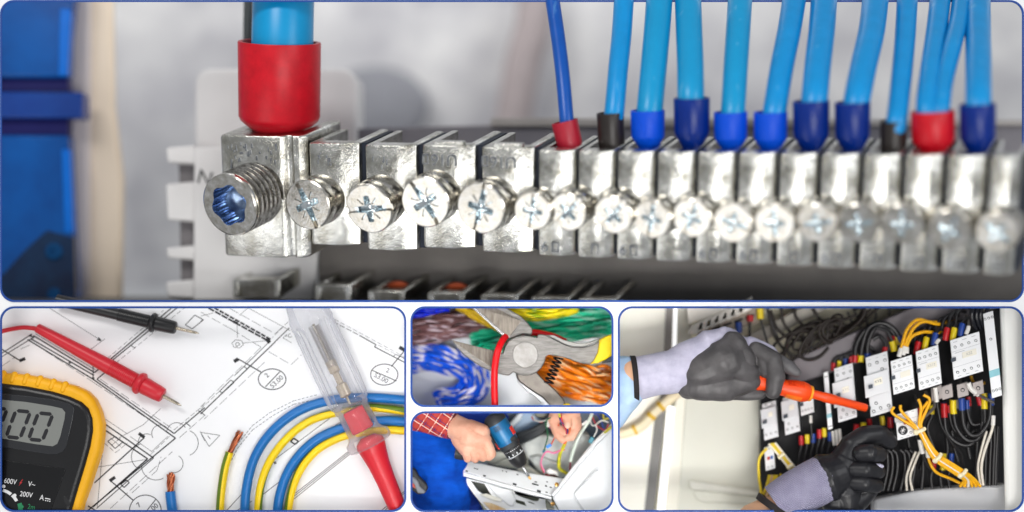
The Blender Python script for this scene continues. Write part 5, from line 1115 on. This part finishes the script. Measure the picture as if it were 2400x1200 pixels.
# loops in the upper background
k = 0
for pts, lab in (([(1150, 20), (1200, 90), (1300, 130), (1420, 110), (1500, 40), (1540, 10)], 'upper black cable loop hanging at the top edge of the cabinet'),
                 ([(1040, 10), (1060, 80), (1130, 135), (1260, 135), (1400, 100), (1490, 20)], 'second black cable loop at the top edge of the cabinet'),
                 ([(965, 10), (985, 110), (1050, 175), (1160, 190), (1300, 160), (1400, 90), (1450, 10)], 'third black cable loop at the top edge of the cabinet'),
                 ([(905, 30), (940, 130), (1010, 190), (1100, 205), (1230, 180), (1340, 110)], 'fourth black cable loop at the top edge of the cabinet'),
                 ([(890, 30), (930, 180), (1000, 270), (1070, 300), (1160, 285), (1240, 220), (1300, 130)], 'lowest big black cable loop above the screwdriver'),
                 ([(1000, 330), (1080, 300), (1150, 200), (1230, 110), (1320, 80)], 'black cable of the tangle above the screwdriver, leaning right'),
                 ([(1030, 320), (1000, 230), (1080, 130), (1180, 110), (1250, 170), (1200, 260)], 'black cable circling inside the tangle above the screwdriver'),
                 ([(950, 300), (1050, 200), (1120, 110), (1230, 90), (1330, 120)], 'black cable crossing the tangle above the screwdriver'),
                 ([(980, 310), (1010, 190), (1090, 120), (1150, 150), (1130, 250)], 'short curled black cable inside the tangle'),
                 ([(1060, 300), (1110, 210), (1170, 140), (1290, 100), (1400, 60)], 'black cable running up to the right out of the tangle')):
    cab([(x, y, 236-k*6) for x, y in pts], 3.9, Cbt, lab, z5); k += 1
for i, (x0, y0, x1, y1) in enumerate(((1360, 60, 1375, 140), (1400, 50, 1420, 130), (1440, 30, 1462, 120), (1510, 20, 1508, 90), (1590, 15, 1586, 60))):
    cab([(x0-10, y0-20, 262), (x0, y0, 260), ((x0+x1)/2+8, (y0+y1)/2, 258), (x1+5, y1, 256)], 2.6, Cb, '%s thin black cable dropping behind the grey duct' % ('first', 'second', 'third', 'fourth', 'fifth')[i], z5)
cab([(788, 60, 215), (785, 110, 213), (782, 200, 210)], 3.2, Cb, 'black cable with a red sleeve left of the yellow sleeve at the top', z5, [(0, .42, 'r', 8)])
cab([(720, 100, 216), (722, 130, 214), (722, 170, 212)], 3.2, Cb, 'cable end with a blue sleeve behind the glove', z5, [(0, .9, 'b', 8)])
cab([(845, 10, 208), (848, 80, 206), (870, 160, 204), (890, 230, 200)], 3.0, Cb, 'black cable with a yellow sleeve at the top of the cabinet', z5, [(0, .36, 'y', 8.5)])
cab([(890, 5, 210), (892, 40, 210), (930, 150, 208), (955, 200, 206)], 2.6, Cb, 'black cable with a blue sleeve at the top of the cabinet', z5, [(0, .2, 'b', 6)])
# cables over the switches
for i, (pts, sl) in enumerate((([(255, 330, 150), (265, 230, 150), (320, 140, 148), (400, 110, 146), (470, 150, 144), (510, 230, 140)], 'r'), ([(290, 330, 146), (300, 230, 146), (340, 130, 144), (420, 105, 142), (490, 150, 140), (525, 215, 138)], 'y'),
                               ([(330, 310, 142), (330, 230, 142), (360, 150, 140), (400, 120, 140), (450, 150, 138), (480, 220, 136)], 'b'))):
    cab(pts, 6.2 if i < 2 else 5.4, Cb, 'thick black cable with a %s sleeve arching over the switch tagged KV2' % CN[sl], z6, [(0, .08, sl, 7.4), (.90, 1, ('y', 'b', 'r')[i], 8)])
cab([(425, 280, 130), (432, 245, 132), (430, 215, 134), (400, 180, 138), (360, 200, 142)], 5, Cb, 'black cable with a red sleeve on top of the switch tagged KV2', z6, [(0, .28, 'r', 6.4)])
cab([(486, 268, 126), (472, 210, 128), (440, 150, 132), (380, 130, 138)], 5, Cb, 'black cable with a slanted yellow sleeve on top of the switch tagged KV2', z6, [(0, .34, 'y', 8.4)])
for i, (x, y, c, tx, ty) in enumerate(((612, 285, 'r', 690, 165), (660, 260, 'y', 720, 150), (712, 235, 'b', 790, 130), (780, 205, 'r', 850, 90), (822, 205, 'y', 850, 80), (868, 180, 'b', 910, 60))):
    cab([(x, y, 108-i*5), (x+8, y-50, 108-i*5), (x+18, y-80, 112-i*5), (x+50, y-105, 124-i*5), (tx+40, ty+10, 150-i*5)], 5.0, Cb, '%s cable with a %s sleeve entering the white contactors from above' % (('first', 'second', 'third', 'fourth', 'fifth', 'sixth')[i], CN[c]), z6, [(0, .42, c, 7.2)])
cab([(725, 225, 92), (745, 200, 92), (800, 160, 100), (850, 120, 110)], 3.2, Cb, 'thin grey cable with a slanted white sleeve between the white contactors', z6, [(0, .36, 'w', 4.6)])
cab([(900, 170, 72), (915, 130, 74), (915, 90, 90), (900, 60, 110)], 3.6, mat('cable_midgrey', (96, 90, 86), 0.4), 'grey cable with a white sleeve above the right contactor', z6, [(0, .40, 'w', 5)])
for i, x in enumerate((935, 962, 985, 1020)):
    cab([(x+20, -10, 66), (x, 40, 62), (x+4, 90, 64), (x+25, 140, 70)], 5.2, mat('cable_glossy_black', (24, 25, 32), 0.14), '%s glossy black cable standing left of the narrow relay' % ('first', 'second', 'third', 'fourth')[i], z6)
for i, pts in enumerate(([(512, 300, 96), (530, 230, 96), (560, 140, 98), (620, 85, 102), (700, 100, 110), (790, 95, 130)], [(535, 290, 94), (552, 220, 94), (600, 130, 96), (660, 95, 102), (740, 110, 112), (820, 90, 134)], [(556, 280, 92), (560, 230, 92), (590, 180, 96), (660, 155, 104), (740, 160, 116), (800, 120, 136)])):
    cab(pts, 4.2, Cy, '%s yellow cable arching from the auxiliary block to the right' % ('left', 'middle', 'right')[i], z6, [(0, .16, 'w', 5.6)])
for i, (s_, x, y, r_) in enumerate((('KV2', 510, 286, 1.35), ('KV2', 533, 276, 1.35), ('KV2', 556, 268, 1.45))):
    pass
# U-shaped cables under the contactors
for i, (pts, c) in enumerate((([(772, 570, 96), (775, 640, 96), (790, 740, 94), (850, 800, 90), (920, 810, 86), (975, 760, 84)], 'r'), ([(825, 550, 90), (828, 620, 90), (845, 710, 88), (900, 780, 84), (960, 780, 82), (1010, 720, 80)], 'y'), ([(875, 540, 84), (878, 610, 84), (890, 700, 82), (930, 755, 78), (990, 740, 76), (1035, 660, 74), (1042, 560, 74)], 'b'))):
    cab(pts, 5.6, Cb, 'U-shaped black cable with a %s sleeve under the white contactors' % CN[c], z6, [(0, .24 if i < 2 else .18, c, 7.6)])
cab([(800, 580, 102), (806, 640, 102), (830, 720, 100), (890, 760, 98), (950, 730, 96)], 4.6, Cb, 'shorter U-shaped cable with a red sleeve behind the yellow one', z6, [(0, .2, 'r', 6)])
cab([(905, 550, 94), (910, 620, 94), (935, 690, 92), (985, 690, 90)], 4.6, Cb, 'shorter U-shaped cable with a blue sleeve behind the others', z6, [(0, .25, 'b', 6)])
cab([(972, 530, 82), (985, 580, 82), (998, 640, 84), (990, 720, 88)], 4.6, Cb, 'black cable with a slanted red sleeve below the right contactor', z6, [(0, .36, 'r', 6.4)])
cab([(1005, 510, 76), (1008, 600, 76), (1010, 680, 80)], 5, Cb, 'black cable with a long yellow sleeve below the narrow relay', z6, [(0, .55, 'y', 7.4)])
cab([(1045, 510, 74), (1046, 580, 76), (1044, 640, 78)], 5, Cb, 'black cable with a blue sleeve below the narrow relay', z6, [(0, .5, 'b', 7.4)])
cab([(915, 450, 56), (925, 480, 56), (950, 505, 58), (990, 530, 60), (1060, 565, 66)], 3.8, mat('cable_midgrey', (96, 90, 86), 0.4), 'grey cable with a white sleeve crossing below the right contactor', z6, [(0, .66, 'w', 6)])
cab([(722, 478, 66), (728, 540, 66), (738, 600, 68), (760, 700, 72), (820, 800, 76), (870, 860, 82), (885, 930, 88)], 3.2, Cb, 'thin black cable with a white marker hanging from the middle contactor', z6, [(.01, .24, 'w', 5.4)])
cab([(715, 560, 88), (718, 590, 86), (680, 630, 84), (648, 660, 84)], 3.6, mat('cable_midgrey', (96, 90, 86), 0.4), 'grey cable curving beside the overload relay', z6)
for i, (x, dx, m_) in enumerate(((960, 0, Cb), (1010, 5, Cb), (1040, 0, Cb), (1066, -5, Cb), (1085, -10, Cb))):
    cab([(x, 720-(i*4), 100-i*4), (x+5+dx, 800, 100-i*4), (x+dx, 900, 100-i*4), (x-4+dx, 1045, 100-i*4)], 4.6, m_, '%s black cable descending behind the jamb at the right' % ('first', 'second', 'third', 'fourth', 'fifth')[i], z6)
cab([(1060, 640, 70), (1052, 720, 70), (1010, 840, 72), (990, 940, 74), (1000, 1045, 76)], 3.4, Cw, 'cream cable descending at the right, near the jamb', z6, [(0, .2, 'w', 5)])
cab([(1020, 730, 78), (990, 840, 78), (970, 940, 80), (985, 1045, 82)], 3.0, Cw, 'cream cable descending left of the other cream cable', z6)
# yellow harness
har = []
for i in range(6):
    o = (i-2.5)*9
    top = [(482, 590, 62), (520, 580, 60), (560, 640, 62), (625, 545, 54), (655, 520, 56), (680, 560, 58)][i]
    mid = [(478, 630, 60), (530, 620, 58), (590, 690, 58), (640, 600, 52), (690, 560, 54), (640, 620, 54)][i]
    cab([top, mid, (628+o*.6, 715-o*.4, 50), (690+o*.5, 830-o*.5, 50), (740+o*.5, 890-o*.7, 52), (870+o*.4, 975-o*.8, 58), (915+o*1.2, 1010-o*.3, 66), (925+o*2.6, 1052, 74)], 3.6, Cy if i not in (2,) else Cw, '%s %s cable of the tied harness over the overload relay' % (('first', 'second', 'third', 'fourth', 'fifth', 'sixth')[i], 'yellow' if i != 2 else 'cream'), z6)
for i, (a_, b_, lab) in enumerate((((612, 738), (662, 716), 'upper'), ((722, 902), (756, 862), 'middle'), ((868, 990), (902, 955), 'lower'))):
    mb = MB(); d_ = 46+i*4; p0, p1 = at(*z6(*a_), d_), at(*z6(*b_), d_); mb.tube([p0, p0.lerp(p1, .5)+Vector((0, -.006, 0)), p1], .0048, 10); t = thing('cable_tie', '%s cream cable tie round the yellow harness' % lab, 'cable tie', p0, 'ties on the yellow harness'); mb.build('strap', mat('tie_cream', (240, 228, 190), 0.4), t, smooth=60)
    mb = MB(); mb.sphere(p0, .007, 10, (1, .7, 1)); mb.build('lock', mat('tie_cream', (240, 228, 190), 0.4), t)
cab([(678, 840, 70), (690, 910, 70), (730, 970, 72), (820, 1010, 76), (905, 1052, 82)], 3.6, Cy, 'single yellow cable sagging left of the harness', z6, [(0, .16, 'w', 6)])
cab([(632, 780, 74), (650, 860, 74), (680, 930, 78), (760, 990, 84), (850, 1020, 90)], 4.0, Cb, 'black cable with a white marker left of the harness', z6, [(0, .26, 'w', 6)])
for i, x in enumerate((600, 622)):
    cab([(x+10, 850, 92), (x-20, 920, 92), (x-45, 1000, 92), (x-42+i*10, 1075, 92)], 2.8, Cw, '%s pale cable dropping left of the red sleeve' % ('left', 'right')[i], z6)
for i, (x, c) in enumerate(((715, 'r'), (770, 'y'), (815, 'b'))):
    cab([(x+2, 860, 112), (x-4, 940, 112), (x-18, 1000, 112), (x-10, 1060, 112)], 4.4, Cb, 'black cable with a %s sleeve low in the cabinet behind the harness' % CN[c], z6, [(0, .42, c, 6.4)])
for i in range(6):
    x = 425+i*28+(i//3)*16; cab([(x-6, 840, 120-i*2), (x+18, 870, 118-i*2), (x+20, 960, 118-i*2), (x-6, 1075, 120-i*2)], 5.2, Cb, '%s black cable right of the lower glove' % ('first', 'second', 'third', 'fourth', 'fifth', 'sixth')[i], z6)
cab([(650, 860, 118), (652, 960, 118), (642, 1066, 118)], 4.4, Cb, 'straight black cable left of the low red sleeve', z6); cab([(600, 870, 120), (598, 960, 120), (590, 1066, 120)], 4.4, Cb, 'straight black cable right of the pale cables', z6)
for i, (x, y, c) in enumerate(((265, 690, 'r'), (305, 680, 'y'), (462, 650, 'r'))):
    cab([(x, y, 132), (x, y+40, 132), (x+4, y+90, 134)], 5.2, Cb, 'cable with a %s sleeve under the switch tagged %s' % (CN[c], 'KV2' if i == 2 else 'KV1'), z6, [(0, .7, c, 7)])
# left group under the small switches
for i, (x, y, c) in enumerate(((1083, 758, 'r'), (1118, 750, 'y'), (1152, 745, 'b'), (1188, 720, 'r'), (1217, 712, 'y'), (1250, 735, 'b'))):
    cab([(x, y, 150-i*3), (x, y+60, 150-i*3), (x-12, y+130, 150-i*3), (x-6, 930, 148-i*3), (x+40, 965, 146-i*3)], 4.6, Cb, '%s of six left-hand cables, with a %s sleeve, under the small switches' % (('first', 'second', 'third', 'fourth', 'fifth', 'sixth')[i], CN[c]), z5, [(0, .24, c, 6)])
for i in range(3): cab([(1265+i*20, 730-i*6, 126), (1272+i*20, 790, 126), (1280+i*18, 850, 126)], 2.6, Cb, '%s cable with a white marker above the lower glove' % ('first', 'second', 'third')[i], z5, [(0, .7, 'w', 3.8)])
cab([(1138, 640, 136), (1140, 700, 138), (1150, 800, 142)], 2.4, Cb, 'thin cable with a white marker under the small auxiliary block', z5, [(0, .42, 'w', 3.8)])
for i in range(4): cab([(895+i*12, 805-i*2, 126), (960+i*12, 880, 124), (1020+i*13, 960, 124), (1050+i*14, 1030, 126), (1060+i*18, 1080, 128)], 3.0, Cy2 if i % 3 else Cw, '%s cable of the slanting yellow harness at the left' % ('first', 'second', 'third', 'fourth')[i], z5)
for i, (a_, b_) in enumerate((((950, 888), (985, 860)), ((1000, 946), (1035, 925)))):
    mb = MB(); p0, p1 = at(*z5(*a_), 118), at(*z5(*b_), 118); mb.tube([p0, p1], .0045, 10); tag(mb.build('cable_tie', mat('tie_cream', (240, 228, 190), 0.4), smooth=60), '%s tie on the slanting yellow harness at the left' % ('upper', 'lower')[i], 'cable tie', 'ties on the left harness')
cab([(885, 830, 130), (840, 890, 130), (838, 1000, 130), (850, 1090, 130), (838, 1215, 130)], 3.4, Cy2, 'yellow cable curving down left of the small overload relay', z5)
for i in range(4): cab([(900+i*14, 985, 140), (880+i*20, 1060, 138), (850+i*24, 1130, 136), (845+i*22, 1215, 134)], 3.4, Cy2 if i != 1 else mat('cable_tan', (214, 178, 130), 0.4), '%s cable of the bunch at the lower left of the cabinet' % ('first', 'second', 'third', 'fourth')[i], z5)
cab([(960, 980, 150), (990, 1020, 150), (1040, 1040, 150), (1080, 1045, 150)], 3, Cy2, 'yellow cable bending right below the slanting harness', z5)

rnd = random.Random(11)
ordn = ('first', 'second', 'third', 'fourth', 'fifth', 'sixth', 'seventh', 'eighth', 'ninth', 'tenth')
for i in range(10):
    cx, cy = 1020+i*34+rnd.uniform(-25, 25), 235-i*13+rnd.uniform(-25, 25); rx, ry = rnd.uniform(55, 150), rnd.uniform(34, 85); ro = math.radians(rnd.uniform(-60, -10)); s0 = rnd.uniform(0, 6.28); sw = rnd.uniform(3.2, 5.6); dd = rnd.uniform(168, 190)
    pp = []
    for q_ in range(8):
        a_ = s0+sw*q_/7; ex_, ey_ = rx*math.cos(a_), ry*math.sin(a_)*(1+.15*math.sin(q_)); pp.append((cx+ex_*math.cos(ro)-ey_*math.sin(ro), max(16, cy+ex_*math.sin(ro)+ey_*math.cos(ro)), dd+8*math.sin(a_)))
    cab(pp, rnd.uniform(2.8, 4.2), Cbt, '%s cable of the black tangle lying on the grey duct' % ordn[i], z5)
for i in range(8):
    x = 560+i*40; y = 250-i*20
    cab([(x, y, 128-i*4), (x+10, y-60, 130-i*4), (x+50, y-95, 138-i*4), (x+100, y-90, 146-i*4)], 4.6, Cb, '%s black cable bending over behind the white contactors' % ordn[i], z6)
for i in range(6):
    x = 130+i*34; y = 380-i*12
    cab([(x, y, 160), (x+6, y-50, 160), (x+36, y-80, 162), (x+70, y-50, 164)], 4.4, Cb, '%s short black arch above the switch tagged KV1' % ordn[i], z6, [(0, .3, 'ryb'[i % 3], 5.4)])
for i in range(9):                                       # more cables in the dark gaps under the devices
    x = 345+i*72+rnd.uniform(-12, 12); y = 690-i*16; c = 'rybw'[i % 4]
    cab([(x, y-30, 150-i*5), (x+4, y+30, 150-i*5), (x-10+rnd.uniform(-20, 20), y+110, 150-i*5), (x+rnd.uniform(-20, 30), y+230, 148-i*5), (x+10, min(1050, y+330), 146-i*5)], rnd.uniform(3.4, 5), Cb, '%s deep cable behind the yellow harness, with a %s sleeve' % (ordn[i], CN[c]), z6, [(0, .22, c, 5.8)])
for i in range(6):
    x = 600+i*66; y = 520-i*22
    cab([(x, y, 140-i*6), (x+10, y+30, 138-i*6), (x+40, y+55, 138-i*6), (x+80, y+40, 140-i*6)], 3.4, (Cb, mat('cable_midgrey', (96, 90, 86), 0.4), Cy)[i % 3], '%s short cable slung under the white contactors' % ordn[i], z6)
# --- screwdriver
Or = mat('driver_orange', (240, 74, 14), 0.36, var=0.06); Oy = mat('driver_amber', (248, 158, 40), 0.36)
d0, d1 = 48, 84
A = at(*z7(60, 740), d0-2); B = at(*z7(660, 870), d0+14); Ed = at(*z7(1246, 1022), 86)
t = thing('screwdriver', 'insulated orange screwdriver held by the upper glove, pressed into a switch terminal', 'screwdriver', A)
mb = MB(); L = (B-A).length*1000; mb.lathe(A, B-A, [(-10, 16), (0, 20), (20, 23), (L*.4, 19), (L*.6, 20), (L*.75, 24), (L*.88, 25), (L*.96, 22), (L, 17)], 40); h = mb.build('handle', Or, t, smooth=45)
axn = (B-A).normalized(); fv = Vector((0, -1, 0)); fv = (fv-axn*fv.dot(axn)).normalized(); sv = axn.cross(fv)
for g_ in range(2):
    for i in range(8):
        a_ = (-0.75 if g_ else 0.85); c0 = A+axn*((L*.62+i*5.0)/1000); rr = .0243
        mb = MB(); mb.tube([c0+(fv*math.cos(a_+s_)+sv*math.sin(a_+s_))*rr for s_ in (-.3, -.15, 0, .15, .3)], .0012, 6); mb.build('grip_rib', Oy if not g_ else mat('driver_dark_orange', (214, 52, 8), 0.4), h, smooth=60)
mb = MB(); mb.lathe(B, Ed-B, [(-3, 17), (-1, 19.5), (4, 19), (6, 14)], 32); mb.build('amber_ring', Oy, t, smooth=40)
L = (Ed-B).length*1000
mb = MB(); mb.lathe(B, Ed-B, [(0, 11), (L*.22, 11), (L*.24, 12), (L*.42, 12), (L*.45, 10.5), (L*.94, 9.8), (L*.96, 8.5)], 24); mb.build('shaft_sleeve', Or, t, smooth=40)
mb = MB(); mb.lathe(Ed-(Ed-B).normalized()*.014, Ed-B, [(0, 8.5), (12, 8), (16, 7)], 20); mb.build('tip', mat('tip_steel', (70, 68, 66), 0.3, 0.9), t)

# --- gloved hands
V_lav = mat('glove_knit', (188, 185, 203), 0.85, alt=(170, 167, 188), vscale=40, bump=0.5, bscale=12, bdist=0.006); V_cut = mat('glove_coating', (84, 81, 82), 0.45, alt=(66, 64, 65), vscale=22, bump=0.6, bscale=9, bdist=0.012, spec=0.4)
V_blk = mat('glove_coating_black', (31, 31, 35), 0.4, alt=(23, 23, 27), vscale=22, bump=0.5, bscale=10, bdist=0.008); V_hem = mat('glove_hem', (30, 24, 26), 0.8); V_den = mat('denim_sleeve', (176, 200, 226), 0.8, alt=(150, 178, 210), vscale=12)
V_sk = mat('wrist_skin', (218, 170, 136), 0.5)
s5 = lambda x, y, d=60: at(*z5(x, y), d)
p1_ = thing('person', 'gloved arm in a pale denim sleeve reaching in from the left with the orange screwdriver', 'person', s5(60, 560, 60))
blob('sleeve', [(s5(-40, 420, 62), .055, s5(70, 450, 62), .0545), (s5(20, 560, 62), .045, s5(-10, 640, 62), .035), (s5(50, 400, 62), .044, s5(60, 500, 62), .048)], V_den, p1_, 3, 4, folds=(50, 8))
blob('wrist', [(s5(70, 430, 62), .052, s5(110, 430, 62), .050)], V_sk, p1_, 3, 2)
mb = MB(); mb.tube([s5(100, 432, 62), s5(130, 430, 62)], [.0575, .0565], 28); mb.build('glove_hem', V_hem, p1_, smooth=50)
gl = blob('glove', [(s5(140, 425, 62), .052, s5(250, 400, 62), .050), (s5(250, 400, 62), .050, s5(400, 375, 58), .054), (s5(400, 330, 62), .046, s5(560, 280, 64), .050), (s5(560, 250, 66), .046, s5(660, 205, 66), .032), (s5(640, 175, 62), .021, s5(770, 240, 58), .017), (s5(740, 220, 56), .016, s5(840, 360, 42), .0095),
                   (s5(790, 220, 66), .017, s5(905, 270, 62), .016), (s5(905, 270, 62), .016, s5(965, 350, 56), .013)], V_lav, p1_, 2.2, 5, folds=(50, 5))
gl.name = 'glove'
blob('glove_coating', [(s5(480, 400, 34), .042, s5(640, 330, 26), .050), (s5(640, 300, 30), .046, s5(690, 240, 34), .034), (s5(640, 330, 26), .046, s5(770, 400, 26), .030), (s5(480, 470, 36), .034, s5(640, 480, 30), .034), (s5(640, 470, 28), .032, s5(790, 450, 26), .023), (s5(430, 480, 44), .028, s5(440, 400, 40), .028),
                       (s5(600, 520, 40), .014, s5(850, 515, 44), .014), (s5(700, 220, 36), .024, s5(760, 330, 26), .026),
                       (s5(820, 260, 46), .021, s5(915, 320, 36), .023), (s5(915, 320, 36), .024, s5(938, 420, 24), .022), (s5(938, 420, 24), .0215, s5(915, 500, 22), .018), (s5(850, 300, 44), .02, s5(880, 380, 36), .018)], V_cut, p1_, 2.0, 4, folds=(46, 9))
blob('thumb', [(s5(960, 330, 62), .018, s5(1010, 360, 54), .017), (s5(1010, 360, 54), .017, s5(1055, 392, 48), .012)], mat('glove_thumb', (92, 90, 92), 0.5, var=0.15, bump=0.4, bscale=50), p1_, 2, 4)
s6 = lambda x, y, d=60: at(*z6(x, y), d)
p2_ = thing('person', 'second gloved hand with lavender knit cuff and black coating, fingers curled, at the bottom', 'person', s6(60, 1190, 60))
blob('wrist', [(s5(810, 1260, 50), .045, s5(905, 1205, 50), .040)], V_sk, p2_, 3, 2)
mb = MB(); mb.tube([s5(922, 1192, 48), s5(944, 1160, 48)], [.050, .052], 28); mb.build('glove_hem', V_hem, p2_, smooth=50)
mb = MB(); mb.tube(spline([s5(942, 1162, 48), s5(1040, 1098, 46), s5(1150, 1040, 46), s5(1240, 1000, 48)], 5), [.051, .058], 28)
def knit():
    m = mat('glove_knit_ribbed', (168, 164, 190), 0.9, alt=(154, 150, 178), vscale=30); nt = m.node_tree; N = nt.nodes; Lk = nt.links; p = N['Principled BSDF']
    tc = N.new('ShaderNodeTexCoord'); mp = N.new('ShaderNodeMapping'); mp.inputs['Rotation'].default_value = (0, math.radians(58), 0); wv = N.new('ShaderNodeTexWave'); wv.inputs['Scale'].default_value = 75; wv.inputs['Distortion'].default_value = 0.6
    Lk.new(tc.outputs['Object'], mp.inputs['Vector']); Lk.new(mp.outputs['Vector'], wv.inputs['Vector']); bp = N.new('ShaderNodeBump'); bp.inputs['Strength'].default_value = 0.9; bp.inputs['Distance'].default_value = 0.003
    Lk.new(wv.outputs['Fac'], bp.inputs['Height']); Lk.new(bp.outputs['Normal'], p.inputs['Normal']); return m
mb.build('knit_cuff', knit(), p2_, smooth=60)
blob('glove_coating', [(s5(1236, 1002, 48), .0605, s6(140, 985, 48), .052), (s6(130, 1060, 50), .044, s6(190, 940, 50), .044), (s6(150, 1140, 46), .036, s6(260, 1140, 44), .028), (s6(190, 930, 50), .040, s6(240, 815, 52), .028),
                       (s6(190, 1010, 50), .044, s6(280, 1010, 46), .036), (s6(235, 810, 52), .0265, s6(310, 758, 54), .0245), (s6(310, 758, 54), .0245, s6(400, 752, 60), .0225), (s6(400, 752, 60), .0225, s6(462, 790, 70), .018),
                       (s6(280, 1125, 46), .026, s6(340, 1075, 46), .021), (s6(200, 1090, 44), .038, s6(210, 1180, 44), .034), (s6(250, 890, 48), .032, s6(330, 935, 50), .032)], V_blk, p2_, 2.0, 4, folds=(46, 4))
for nm, a_, b_, r in (('middle_finger', (292, 862), (396, 866), .0215), ('ring_finger', (254, 954), (390, 964), .0205), ('little_finger', (254, 1030), (380, 1048), .0195)):
    blob(nm, [(s6(*a_, 20), r, s6((a_[0]+b_[0])/2, (a_[1]+b_[1])/2-5, 12), r*1.03), (s6((a_[0]+b_[0])/2, (a_[1]+b_[1])/2-5, 12), r*1.03, s6(*b_, 28), r*.9), (s6(*a_, 20), r*.95, s6(a_[0]-6, a_[1]+4, 44), r*.95)], V_blk, p2_, 1.6, 3, folds=(30, 2))
mb = MB(); mb.sphere(s6(402, 860, 20), .012, 12, (.8, .6, .9)); mb.build('finger_fabric', V_lav, p2_)
mb = MB(); mb.sphere(s6(385, 935, 16), .014, 12, (1.2, .4, .5)); mb.build('finger_fabric', V_lav, p2_)
for o_ in list(p1_.children)+list(p2_.children):
    if o_.name.startswith(('sleeve', 'wrist', 'glove', 'knit')): clip(o_, left=1444)
